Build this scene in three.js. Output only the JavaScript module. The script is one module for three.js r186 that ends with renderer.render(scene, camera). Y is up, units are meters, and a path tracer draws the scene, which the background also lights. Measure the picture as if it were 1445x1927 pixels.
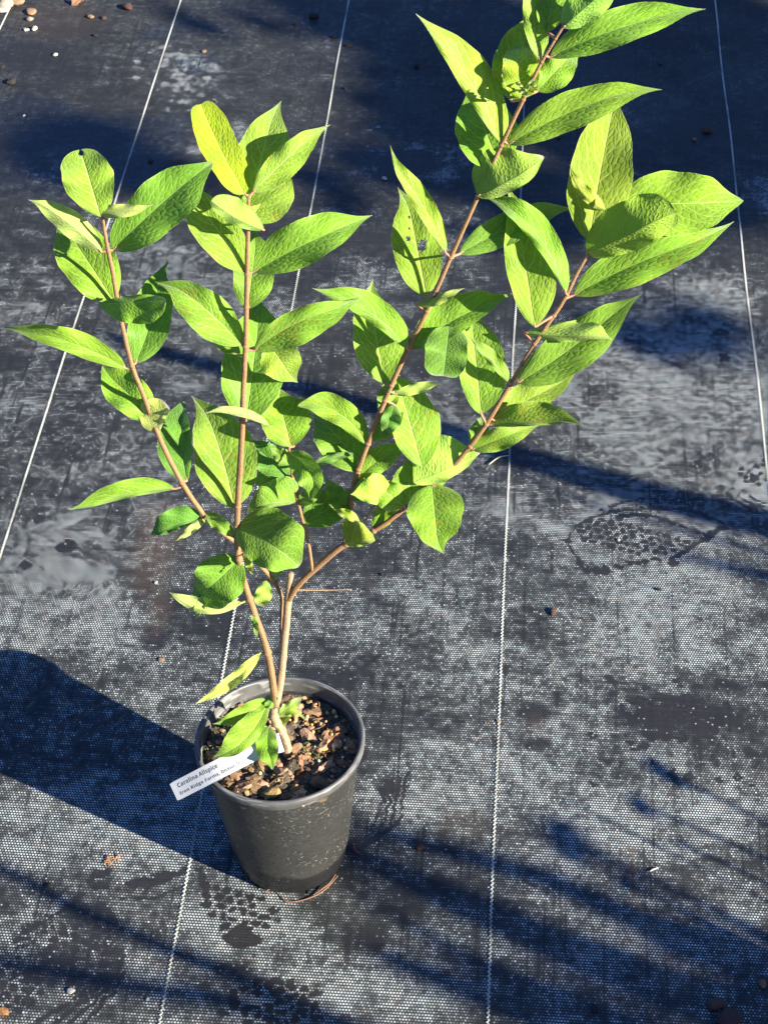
import * as THREE from 'three';
import { mergeGeometries, mergeVertices } from 'three/addons/utils/BufferGeometryUtils.js';

// ---------- camera, sky, sun, exposure ----------
const scene = new THREE.Scene();
const F_PX = 3600, PITCH = 42.14 * Math.PI / 180, EYE = new THREE.Vector3(0.0919, 1.53, 1.1869);
const camera = new THREE.PerspectiveCamera(2 * Math.atan(963.5 / F_PX) * 180 / Math.PI, 767 / 1024, 0.05, 60);
camera.position.copy(EYE);
camera.lookAt(EYE.x, EYE.y - Math.sin(PITCH), EYE.z - Math.cos(PITCH));
camera.updateMatrixWorld();
const SUN_AZ = 31.5 * Math.PI / 180, SUN_EL = 24 * Math.PI / 180;
const SUN = new THREE.Vector3(Math.cos(SUN_AZ) * Math.cos(SUN_EL), Math.sin(SUN_EL), Math.sin(SUN_AZ) * Math.cos(SUN_EL));
{
  const W = 512, H = 256, d = new Float32Array(W * H * 4);
  for (let j = 0; j < H; j++) for (let i = 0; i < W; i++) {
    const el = ((j + 0.5) / H - 0.5) * Math.PI, az = ((i + 0.5) / W - 0.5) * 2 * Math.PI;
    const dir = new THREE.Vector3(Math.cos(el) * Math.cos(az), Math.sin(el), Math.cos(el) * Math.sin(az));
    let r, g, b;
    if (el < 0) { r = 0.05; g = 0.055; b = 0.05; } else {
      const t = Math.pow(1 - Math.sin(el), 4), c = Math.max(0, dir.dot(SUN)), s = Math.pow(c, 12);
      r = 0.045 + 0.30 * t + 0.5 * s; g = 0.15 + 0.36 * t + 0.42 * s; b = 0.50 + 0.25 * t + 0.3 * s;
    }
    const k = (j * W + i) * 4; d[k] = r; d[k + 1] = g; d[k + 2] = b; d[k + 3] = 1;
  }
  const t = new THREE.DataTexture(d, W, H, THREE.RGBAFormat, THREE.FloatType);
  t.mapping = THREE.EquirectangularReflectionMapping; t.magFilter = THREE.LinearFilter; t.minFilter = THREE.LinearFilter; t.needsUpdate = true;
  scene.background = t; scene.environment = t;
  scene.backgroundIntensity = 0.34; scene.environmentIntensity = 0.34;
}
const sun = new THREE.DirectionalLight(new THREE.Color().setRGB(1, 0.93, 0.78), 5);
sun.position.copy(SUN).multiplyScalar(8); sun.castShadow = true; sun.shadow.mapSize.set(4096, 4096);
Object.assign(sun.shadow.camera, { left: -6, right: 6, top: 6, bottom: -6, near: 0.1, far: 25 });
scene.add(sun, sun.target);
const renderer = new THREE.WebGLRenderer({ antialias: true });
renderer.toneMapping = THREE.LinearToneMapping; renderer.toneMappingExposure = 3.4;
renderer.shadowMap.enabled = true; renderer.setSize(767, 1024);

// ---------- helpers ----------
let seed = 7;
const rnd = () => { seed = (seed + 0x6d2b79f5) | 0; let t = Math.imul(seed ^ (seed >>> 15), 1 | seed); t = (t + Math.imul(t ^ (t >>> 7), 61 | t)) ^ t; return ((t ^ (t >>> 14)) >>> 0) / 4294967296; };
const rr = (a, b) => a + (b - a) * rnd();
const hash = (x, y, s = 0) => { let h = Math.imul(x | 0, 374761393) ^ Math.imul(y | 0, 668265263) ^ Math.imul(s | 0, 1274126177); h = Math.imul(h ^ (h >>> 13), 1274126177); return ((h ^ (h >>> 16)) >>> 0) / 4294967296; };
const sm = (a, b, x) => { const t = Math.min(1, Math.max(0, (x - a) / (b - a))); return t * t * (3 - 2 * t); };
const mix = (a, b, t) => a + (b - a) * t;
function vn(x, y, s = 0) {
  const i = Math.floor(x), j = Math.floor(y), fx = x - i, fy = y - j, u = fx * fx * (3 - 2 * fx), v = fy * fy * (3 - 2 * fy);
  return mix(mix(hash(i, j, s), hash(i + 1, j, s), u), mix(hash(i, j + 1, s), hash(i + 1, j + 1, s), u), v);
}
const fbm = (x, y, o = 4, s = 0) => { let a = 0.5, r = 0, n = 0; for (let k = 0; k < o; k++) { r += a * vn(x, y, s + k); n += a; x = x * 2.03 + 17.1; y = y * 2.03 + 9.7; a *= 0.5; } return r / n; };
const FWD = new THREE.Vector3(0, -Math.sin(PITCH), -Math.cos(PITCH)), UPV = new THREE.Vector3(0, Math.cos(PITCH), -Math.sin(PITCH));
// the direction in which a pixel of the 1445 x 1927 photograph looks, and points on it
const ray = (px, py) => FWD.clone().addScaledVector(new THREE.Vector3(1, 0, 0), (px - 722.5) / F_PX).addScaledVector(UPV, (963.5 - py) / F_PX);
const onGround = (px, py, y = 0) => { const d = ray(px, py); return EYE.clone().addScaledVector(d, (y - EYE.y) / d.y); };
const atZ = (px, py, z) => { const d = ray(px, py); return EYE.clone().addScaledVector(d, (z - EYE.z) / d.z); };
const atDepth = (px, py, t) => EYE.clone().addScaledVector(ray(px, py), t);
const depthOf = (p) => p.clone().sub(EYE).dot(FWD);
const used = {};
function numbered(n) { used[n] = (used[n] ?? -1) + 1; return used[n] ? n + '_' + String(used[n]).padStart(3, '0') : n; }
function tag(o, label, category, group) { o.userData = { label, category }; if (group) o.userData.group = group; return o; }
function mesh(name, geo, mat, parent = scene) { const m = new THREE.Mesh(geo, mat); m.name = parent === scene ? numbered(name) : name; m.castShadow = m.receiveShadow = true; parent.add(m); return m; }
function group(name, pos) { const g = new THREE.Group(); g.name = numbered(name); g.position.copy(pos); scene.add(g); return g; }
const lin = (r, g, b) => new THREE.Color().setRGB(r, g, b);
function std(color, roughness = 0.8, extra = {}) { return new THREE.MeshPhysicalMaterial({ color, roughness, ...extra }); }
function texture(W, H, f, srgb = false, ch = 4) {   // f writes linear 0..1 values
  const d = new Uint8Array(W * H * 4), o = [0, 0, 0];
  const enc = (c) => Math.round(255 * Math.min(1, Math.max(0, srgb ? (c <= 0.0031308 ? c * 12.92 : 1.055 * Math.pow(c, 1 / 2.4) - 0.055) : c)));
  for (let j = 0; j < H; j++) for (let i = 0; i < W; i++) { f((i + 0.5) / W, (j + 0.5) / H, o, i, j); const k = (j * W + i) * 4; d[k] = enc(o[0]); d[k + 1] = enc(o[1]); d[k + 2] = enc(o[2]); d[k + 3] = 255; }
  const t = new THREE.DataTexture(d, W, H); t.magFilter = THREE.LinearFilter; t.minFilter = THREE.LinearMipmapLinearFilter; t.generateMipmaps = true;
  t.wrapS = t.wrapT = THREE.RepeatWrapping; if (srgb) t.colorSpace = THREE.SRGBColorSpace; t.needsUpdate = true; return t;
}
const ENC = new Uint8Array(4097); for (let i = 0; i <= 4096; i++) { const c = i / 4096; ENC[i] = Math.round(255 * (c <= 0.0031308 ? c * 12.92 : 1.055 * Math.pow(c, 1 / 2.4) - 0.055)); }
const enc8 = (c) => ENC[c <= 0 ? 0 : c >= 1 ? 4096 : (c * 4096) | 0];
// a tube with its own radius at each point; points are Vector3, smooth through Catmull-Rom
function tube(pts, radii, sides = 8, per = 6, rough = 0) {
  const curve = new THREE.CatmullRomCurve3(pts, false, 'centripetal'), n = (pts.length - 1) * per, pos = [], uv = [], idx = [];
  let nrm = new THREE.Vector3(0.31, 0.2, 0.93), len = 0, last = null;
  for (let i = 0; i <= n; i++) {
    const s = i / n, p = curve.getPoint(s), t = curve.getTangent(s); nrm.addScaledVector(t, -nrm.dot(t)).normalize();
    const b = new THREE.Vector3().crossVectors(t, nrm), f = s * (pts.length - 1), k = Math.min(pts.length - 2, Math.floor(f)); let r = mix(radii[k], radii[k + 1], f - k);
    if (last) len += p.distanceTo(last); last = p;
    for (let j = 0; j <= sides; j++) {
      const a = (j % sides) / sides * 2 * Math.PI, q = r * (1 + rough * (vn(i * 0.9, (j % sides) * 1.3, 3) - 0.5));
      pos.push(p.x + (nrm.x * Math.cos(a) + b.x * Math.sin(a)) * q, p.y + (nrm.y * Math.cos(a) + b.y * Math.sin(a)) * q, p.z + (nrm.z * Math.cos(a) + b.z * Math.sin(a)) * q);
      uv.push(j / sides * 6.28 * radii[0] * 40, len * 40);
    }
  }
  const w = sides + 1;
  for (let i = 0; i < n; i++) for (let j = 0; j < sides; j++) { const a = i * w + j; idx.push(a, a + 1, a + w, a + 1, a + w + 1, a + w); }
  for (const [row, flip] of [[0, 1], [n, 0]]) for (let j = 1; j < sides - 1; j++) { const a = row * w; flip ? idx.push(a, a + j + 1, a + j) : idx.push(a, a + j, a + j + 1); }
  const g = new THREE.BufferGeometry(); g.setAttribute('position', new THREE.Float32BufferAttribute(pos, 3)); g.setAttribute('uv', new THREE.Float32BufferAttribute(uv, 2)); g.setIndex(idx); g.computeVertexNormals(); return g;
}

// ---------- the woven ground cloth ----------
const TH = Math.atan(0.0748), CT = Math.cos(TH), ST = Math.sin(TH);
const toUV = (p) => [p.x * CT + p.z * ST, -p.x * ST + p.z * CT];            // cloth coordinates in metres, v along the white threads
const toW = (u, v, y = 0) => new THREE.Vector3(u * CT - v * ST, y, u * ST + v * CT);
const P = (px, py) => toUV(onGround(px, py));
const U0 = -0.8, V0 = -2.0, MU = 1.6, MV = 2.4, TILE = 0.8, PITCH_W = 0.8 / 272, ROW_W = 0.8 / 258;
const MW = 1336, MH = 2004;                                                     // stain map over the cloth near the plant, 1.2 mm a texel
function stainCanvas() { const c = document.createElement('canvas'); c.width = MW; c.height = MH; const x = c.getContext('2d'); x.fillStyle = '#000'; x.fillRect(0, 0, MW, MH); x.scale(MW / MU, MH / MV); x.translate(-U0, -V0); x.lineCap = 'round'; x.lineJoin = 'round'; return [c, x]; }
const [wetC, wet] = stainCanvas(), [dirtC, dirt] = stainCanvas(), [dustC, dust] = stainCanvas(), [glossC, gloss] = stainCanvas();
const path = (c, pts, close) => { c.beginPath(); const q = pts.map(([a, b]) => P(a, b)); c.moveTo(...q[0]); for (let i = 1; i < q.length - 1; i++) c.quadraticCurveTo(...q[i], (q[i][0] + q[i + 1][0]) / 2, (q[i][1] + q[i + 1][1]) / 2); c.lineTo(...q[q.length - 1]); if (close) c.closePath(); };
const line = (c, pts, w, a = 1) => {   // a smeared, broken stroke
  const cv = new THREE.CatmullRomCurve3(pts.map(([x, y]) => { const [u, v] = P(x, y); return new THREE.Vector3(u, v, 0); })), n = Math.max(4, Math.round(cv.getLength() / (w * 0.3)));
  for (let i = 0; i <= n; i++) { const p = cv.getPointAt(i / n), g = vn(i * 0.22, w * 9999, 71); if (g < 0.16) continue; c.fillStyle = `rgba(255,255,255,${a * (0.6 + 0.4 * g)})`; c.beginPath(); c.ellipse(p.x + rr(-.12, .12) * w, p.y + rr(-.12, .12) * w, w * (0.3 + 0.32 * g), w * (0.28 + 0.3 * g), rr(0, 3), 0, 7); c.fill(); }
};
const fill = (c, pts, a = 1) => { c.fillStyle = `rgba(255,255,255,${a})`; path(c, [...pts, pts[0]], true); c.fill(); };
const soft = (c, px, py, rx, ry, a) => { const [u, v] = P(px, py), s = onGround(px, py).distanceTo(onGround(px + 1, py)), t = onGround(px, py).distanceTo(onGround(px, py + 1)); c.save(); c.translate(u, v); c.scale(rx * s, ry * t); const g = c.createRadialGradient(0, 0, 0.05, 0, 0, 1); g.addColorStop(0, `rgba(255,255,255,${a})`); g.addColorStop(0.5, `rgba(255,255,255,${a * 0.7})`); g.addColorStop(1, 'rgba(255,255,255,0)'); c.fillStyle = g; c.beginPath(); c.arc(0, 0, 1, 0, 7); c.fill(); c.restore(); };
// wet lug marks in a honeycomb inside an outline
function lugs(pts, rot, keep, pitch = 0.0112) {
  const q = pts.map(([a, b]) => P(a, b)); let u0 = 9, u1 = -9, v0 = 9, v1 = -9;
  for (const [u, v] of q) { u0 = Math.min(u0, u); u1 = Math.max(u1, u); v0 = Math.min(v0, v); v1 = Math.max(v1, v); }
  const inside = (u, v) => { let c = false; for (let i = 0, j = q.length - 1; i < q.length; j = i++) if ((q[i][1] > v) !== (q[j][1] > v) && u < (q[j][0] - q[i][0]) * (v - q[i][1]) / (q[j][1] - q[i][1]) + q[i][0]) c = !c; return c; };
  const cu = (u0 + u1) / 2, cv = (v0 + v1) / 2, n = 16;
  for (let i = -n; i <= n; i++) for (let j = -n; j <= n; j++) {
    const a = (i + (j & 1) / 2) * pitch, b = j * pitch * 0.866, u = cu + a * Math.cos(rot) - b * Math.sin(rot) + rr(-.0006, .0006), v = cv + a * Math.sin(rot) + b * Math.cos(rot) + rr(-.0006, .0006);
    if (!inside(u, v) || rnd() > keep) continue;
    const r = pitch * rr(0.40, 0.50); wet.fillStyle = `rgba(255,255,255,${rr(0.75, 1)})`; wet.beginPath();
    for (let k = 0; k < 6; k++) { const t = rot + Math.PI / 6 + k * Math.PI / 3 + rr(-.12, .12), s = r * rr(0.85, 1.1); wet.lineTo(u + s * Math.cos(t), v + s * Math.sin(t)); }
    wet.closePath(); wet.fill();
  }
}
{
  // the shoe print right of the plant
  lugs([[1085, 985], [1140, 970], [1200, 985], [1270, 1012], [1330, 1020], [1290, 1045], [1215, 1045], [1150, 1035], [1100, 1015]], 0.3, 0.93);
  line(wet, [[1072, 1012], [1085, 992], [1130, 968], [1200, 958], [1290, 960], [1362, 985]], 0.005, 0.9);
  line(wet, [[1165, 972], [1215, 970], [1270, 984], [1330, 1005], [1352, 1000]], 0.006);
  line(wet, [[1130, 960], [1170, 945], [1230, 940], [1300, 945]], 0.004, 0.9);
  line(wet, [[1362, 992], [1330, 1010], [1290, 1035], [1265, 1052]], 0.008);
  line(wet, [[1064, 1015], [1075, 1035], [1095, 1062], [1110, 1076]], 0.004, 0.7);
  for (const [a, b] of [[1068, 1018], [1093, 1060], [1105, 1072], [1122, 1072], [1140, 1068], [1165, 1065], [1185, 1060], [1200, 1059], [1216, 1057], [1235, 1052], [1265, 1060]]) { const [u, v] = P(a, b); wet.fillStyle = '#fff'; wet.beginPath(); wet.ellipse(u, v, 0.0052, 0.0045, 0.3, 0, 7); wet.fill(); }
  fill(wet, [[1110, 1072], [1150, 1068], [1145, 1080], [1115, 1083]], 0.8);
  // the print at the right edge
  lugs([[1385, 880], [1445, 862], [1500, 870], [1500, 915], [1400, 918]], 0.7, 0.7, 0.0095);
  for (const k of [0, 1, 2]) line(wet, [[1355 + k * 22, 915 + k * 4], [1385 + k * 22, 945], [1440, 962 - k * 8]], 0.004, 0.7);
  // prints at the lower left
  fill(wet, [[105, 1720], [140, 1700], [185, 1695], [215, 1712], [235, 1745], [236, 1790], [228, 1830], [190, 1850], [130, 1862], [60, 1850], [20, 1830], [28, 1800], [75, 1790], [100, 1770], [150, 1762], [128, 1738]], 0.44);
  lugs([[110, 1735], [190, 1700], [232, 1760], [225, 1830], [130, 1850], [80, 1800]], 0.4, 0.6, 0.012);
  for (let k = 0; k < 40; k++) soft(wet, rr(60, 232), rr(1705, 1855), rr(6, 16), rr(4, 9), rr(0.2, 0.6));
  lugs([[-40, 1825], [30, 1815], [110, 1835], [100, 1865], [40, 1905], [-40, 1900]], 0.1, 0.96, 0.013);
  line(wet, [[30, 1772], [60, 1745], [105, 1722], [140, 1698], [178, 1640]], 0.006, 0.85);
  line(wet, [[180, 1668], [230, 1668], [280, 1660], [345, 1640]], 0.012, 0.9);
  line(wet, [[230, 1690], [290, 1690], [335, 1672]], 0.004, 0.6); line(wet, [[170, 1655], [205, 1640]], 0.006, 0.7);
  for (let k = 0; k < 4; k++) line(wet, [[232 - k * 8, 1830], [205 - k * 18, 1875], [160 - k * 30, 1925]], 0.005, 0.85);
  lugs([[30, 1745], [100, 1722], [110, 1760], [30, 1800]], 0.5, 0.5, 0.008);
  // prints below the pot
  lugs([[385, 1665], [430, 1672], [470, 1682], [530, 1690], [540, 1710], [520, 1735], [470, 1765], [410, 1745], [388, 1720]], 0.2, 0.86);
  fill(wet, [[420, 1757], [440, 1745], [463, 1730], [470, 1755], [495, 1760], [490, 1775], [455, 1790], [430, 1780]]);
  line(wet, [[374, 1635], [382, 1660], [388, 1690]], 0.006, 0.9); line(wet, [[392, 1660], [385, 1705]], 0.005, 0.8);
  lugs([[460, 1850], [500, 1835], [550, 1840], [600, 1870], [605, 1910], [560, 1960], [440, 1960], [408, 1900], [430, 1880]], 0.35, 0.97, 0.0125);
  for (let k = 0; k < 30; k++) soft(wet, rr(470, 595), rr(1840, 1900), rr(6, 14), rr(4, 8), 0.5);
  // curved tread marks right of the pot
  for (const k of [0, 1, 2, 3]) line(wet, [[690 + k * 14, 1580 - k * 6], [708 + k * 14, 1545], [722 + k * 12, 1500], [728 + k * 12, 1470 - k * 5]], 0.0034, 0.7);
  line(wet, [[672, 1600], [720, 1570], [750, 1545]], 0.006, 0.8);
  // print far behind the shoots
  line(wet, [[702, 330], [698, 310], [708, 288]], 0.006); line(wet, [[700, 325], [720, 355], [745, 368]], 0.010); fill(wet, [[705, 300], [730, 285], [800, 280], [830, 300], [800, 325], [760, 345], [715, 345]], 0.55);
  line(wet, [[735, 290], [790, 262], [830, 255]], 0.006, 0.6); line(wet, [[745, 300], [800, 280], [850, 270]], 0.006, 0.6);
  fill(wet, [[730, 175], [775, 160], [830, 170], [820, 205], [760, 218], [735, 205]], 0.35);
  // single wet spots
  for (const [a, b, w, h] of [[1357, 625, 19, 10], [1117, 737, 16, 11], [1275, 688, 14, 8], [1363, 672, 16, 9], [125, 1030, 22, 15], [50, 1062, 11, 12], [1180, 640, 10, 6], [1320, 860, 9, 6], [1420, 900, 12, 7], [110, 935, 10, 5], [520, 620, 10, 4]]) { const [u, v] = P(a, b); wet.fillStyle = '#fff'; for (let k = 0; k < 4; k++) { wet.beginPath(); wet.ellipse(u + rr(-.3, .3) * w * 6e-4, v + rr(-.3, .3) * h * 7e-4, w * 4.4e-4, h * 6e-4, rr(0, 3), 0, 7); wet.fill(); } }
  for (let k = 0; k < 170; k++) { const a = rr(0, 6.283), q = Math.sqrt(rnd()), px = 1262 + 92 * q * Math.cos(a) + 14 * Math.sin(a * 3), py = 1350 + 46 * q * Math.sin(a); soft(wet, px, py, rr(8, 20), rr(5, 11), rr(0.25, 0.7)); }
  for (let k = 0; k < 90; k++) soft(wet, rr(1110, 1430), rr(1270, 1480), rr(5, 16), rr(5, 12), rr(0.3, 0.9));
  for (const [a, b, w, h] of [[1000, 1340, 60, 30], [1010, 1400, 50, 25], [730, 1480, 40, 40], [700, 1760, 60, 60], [760, 1680, 60, 40], [330, 1130, 70, 35], [290, 1200, 50, 40]]) soft(wet, a, b, w, h, 0.6);
  // brown, earthy stains
  for (const [a, b, w, h, k] of [[290, 1040, 60, 110, 0.8], [300, 1150, 30, 60, 0.7], [310, 980, 70, 50, 0.5], [450, 880, 60, 60, 0.4], [1010, 1365, 40, 30, 0.4], [1180, 1640, 25, 40, 0.5], [1230, 1770, 50, 50, 0.5], [1270, 1840, 60, 40, 0.6], [870, 1550, 60, 40, 0.4], [110, 40, 110, 50, 0.5], [212, 1622, 18, 12, 0.5], [0, 1915, 22, 16, 0.8]]) soft(dirt, a, b, w, h, k);
  line(dirt, [[1190, 1600], [1195, 1690], [1230, 1760], [1290, 1850]], 0.008, 0.6);
  // where pale dust lies thick, and where it has washed away; the first patch paints sunlit streaks over the far print
  for (const [a, b, w, h, k] of [[770, 310, 130, 70, 0.7], [650, 380, 160, 60, 0.3], [1210, 1010, 230, 110, 0.8], [500, 1890, 170, 70, 0.8], [460, 1720, 130, 70, 0.5], [120, 1780, 190, 130, 0.6], [1450, 900, 120, 70, 0.6], [1410, 900, 90, 60, 0.6], [740, 1520, 90, 90, 0.5], [1300, 750, 280, 170, 0.75], [1280, 1160, 230, 170, 0.8], [1420, 1000, 100, 120, 0.5], [1380, 560, 130, 60, 0.5], [70, 1110, 170, 200, 0.75], [200, 870, 170, 70, 0.45], [60, 560, 120, 120, 0.35], [120, 1560, 240, 130, 0.85], [320, 1560, 150, 110, 0.6], [200, 1180, 120, 80, 0.6], [560, 1150, 120, 90, 0.35], [860, 1120, 160, 120, 0.45], [860, 1300, 160, 120, 0.4], [780, 1000, 120, 80, 0.3], [440, 1740, 160, 100, 0.75], [560, 1800, 100, 60, 0.6], [330, 1840, 100, 80, 0.5], [1150, 1480, 320, 130, 0.6], [820, 1460, 150, 110, 0.6], [1250, 1560, 220, 100, 0.55], [1000, 1620, 150, 60, 0.5], [750, 1850, 200, 100, 0.6], [1130, 1800, 250, 90, 0.4], [1390, 1700, 120, 80, 0.6], [220, 380, 120, 90, 0.12], [500, 560, 100, 140, 0.2]]) soft(dust, a, b, w, h, k * 0.72);
  // pale salts round the white threads at the far left
  for (let k = 0; k < 240; k++) { const a = rr(-1, 1), b = rr(-1, 1), q = rnd(); soft(dust, (q < 0.55 ? 265 : q < 0.8 ? 330 : 640) + a * (q < 0.55 ? 85 : 80), (q < 0.55 ? 118 : q < 0.8 ? 165 : 250) + b * (q < 0.55 ? 42 : 45), rr(4, 14), rr(3, 8), rr(0.15, 0.5)); }
}
const read = (c) => { const d = c.getContext('2d').getImageData(0, 0, MW, MH).data, o = new Float32Array(MW * MH); for (let i = 0; i < o.length; i++) o[i] = d[i * 4] / 255; return o; };
// a film of water lies on the smooth, dust-free cloth at the upper left
for (const [a, b, w, h, k] of [[150, 300, 200, 110, 1], [60, 220, 120, 60, 0.9], [300, 250, 120, 60, 0.7], [380, 120, 60, 30, 0.6], [1150, 200, 200, 80, 0.4], [300, 60, 80, 30, 0.5]]) soft(gloss, a, b, w, h, k);
const glossM = read(glossC);
const wetM = read(wetC), dirtM = read(dirtC), dustM = read(dustC);
// amount of dust per stain-map texel (weathering, with noise across and along the tapes)
const amount = new Float32Array(MW * MH), filmM = new Float32Array(MW * MH);
for (let j = 0; j < MH; j++) for (let i = 0; i < MW; i++) {
  const u = U0 + i / MW * MU, v = V0 + j / MH * MV, k = j * MW + i;
  const wu = Math.min(MW - 1, Math.max(0, i + Math.round((fbm(u * 170, v * 170, 2, 21) - 0.5) * 6))), wv = Math.min(MH - 1, Math.max(0, j + Math.round((fbm(u * 170, v * 170, 2, 27) - 0.5) * 6))), wetK = wetM[wv * MW + wu];
  const n = fbm(u * 9, v * 9, 5, 1), m = fbm(u * 34, v * 34, 3, 40), weft = fbm(u * 14 + 3, v * 330, 2, 60), warp = fbm(u * 390, v * 9, 2, 80), g2 = fbm(u * 130, v * 130, 2, 44);
  let a = 0.17 + dustM[k] * 0.60 + (n - 0.5) * 0.48 + (m - 0.5) * 0.42 + (g2 - 0.5) * 0.46 + (weft - 0.5) * 0.18 - Math.max(0, warp - 0.7) * 1.5;
  a = Math.max(0, a) * (0.42 + 0.58 * sm(-0.12, 0.12, v + 1.06 + (n - 0.5) * 1.5 + (m - 0.5) * 0.6 + dustM[k] * 0.8)); a *= 1 - 0.97 * sm(0.3, 0.62, wetK * 1.08 + (m - 0.5) * 0.36 + (g2 - 0.5) * 0.26);
  amount[k] = a; filmM[k] = (0.2 + 0.8 * sm(0.45, 0.75, weft)) * a;
}
const bil = (M, u, v) => { let x = (u - U0) / MU * MW - 0.5, y = (v - V0) / MV * MH - 0.5; x = x < 0 ? 0 : x > MW - 1.001 ? MW - 1.001 : x; y = y < 0 ? 0 : y > MH - 1.001 ? MH - 1.001 : y; const i = x | 0, j = y | 0, a = x - i, b = y - j, k = j * MW + i; return (M[k] * (1 - a) + M[k + 1] * a) * (1 - b) + (M[k + MW] * (1 - a) + M[k + MW + 1] * a) * b; };
function clothTile(u0, v0, size, N, generic) {
  const d = new Uint8Array(N * N * 4);
  for (let j = 0; j < N; j++) {
    const v = v0 + (j + 0.5) / N * size;
    for (let i = 0; i < N; i++) {
      const u = u0 + (i + 0.5) / N * size;
      let A, film, dirtK, wetK;
      if (generic) { A = 0.3; film = 0.1; dirtK = 0; wetK = 0; } else { A = bil(amount, u, v); film = bil(filmM, u, v); dirtK = bil(dirtM, u, v); wetK = bil(wetM, u, v); }
      const row = Math.floor(v / ROW_W), off = (row & 1) * 0.5, cx = u / PITCH_W + off, col = Math.floor(cx), fx = cx - col - 0.5, fy = v / ROW_W - row - 0.5;
      const h = hash(col, row, 5), h2 = hash(col, row, 6);
      const r2 = fx * fx * 6.5 + fy * fy * 6.5, amp = (0.38 * Math.min(1, A * 1.7) + 0.62 * sm(0.12, 0.55, A + (h - 0.55) * 0.36)) * (0.7 + 0.3 * h2) * (0.5 + 0.85 * vn(u * 150, v * 210, 33)) + (h2 > 0.965 && !generic && v > -0.9 ? 0.55 * h : 0);
      const dot = r2 < 1 ? Math.min(1, amp) * Math.min(1, (1 - r2) * 2) : 0;
      const tape = hash(row, 1, 9) * 0.5 + hash(col, 2, 9) * 0.5, grain = hash(i, j, 3);
      let b = (0.015 + 0.009 * tape) * (0.8 + 0.4 * grain) * (r2 < 1 ? 1 : 0.75) + film * 0.032;
      let R = b * 0.94, G = b, B = b * 1.02;
      const tint = hash(Math.floor(u * 110), row >> 1, 12) * 0.16 - 0.08;
      const q = dot;
      R = mix(R, 0.56 * (1 + tint), q); G = mix(G, 0.61, q); B = mix(B, 0.60 * (1 - tint * 0.4), q);
      const k2 = dirtK * (0.35 + 0.65 * vn(u * 700, v * 700, 31)) * 0.8; R = mix(R, R * 0.6 + 0.075, k2); G = mix(G, G * 0.6 + 0.047, k2); B = mix(B, B * 0.6 + 0.028, k2);
      if (wetK > 0.5) { const f = 1.12; R = R * f + 0.002; G *= f; B = B * f; }
      const k = (j * N + i) * 4; d[k] = enc8(R); d[k + 1] = enc8(G); d[k + 2] = enc8(B); d[k + 3] = 255;
    }
  }
  const t = new THREE.DataTexture(d, N, N); t.magFilter = THREE.LinearFilter; t.minFilter = THREE.LinearMipmapLinearFilter; t.generateMipmaps = true; t.colorSpace = THREE.SRGBColorSpace;
  if (generic) t.wrapS = t.wrapT = THREE.RepeatWrapping; t.needsUpdate = true; return t;
}
const weave = texture(64, 64, (x, y, o) => { const row = y < 0.5 ? 0 : 1, fx = ((x + row * 0.5) % 1) - 0.5, fy = (y * 2) % 1 - 0.5; o[0] = o[1] = o[2] = Math.max(0, 0.75 - fx * fx * 3 - fy * fy * 1.6) * 0.8 + 0.1; });
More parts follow.
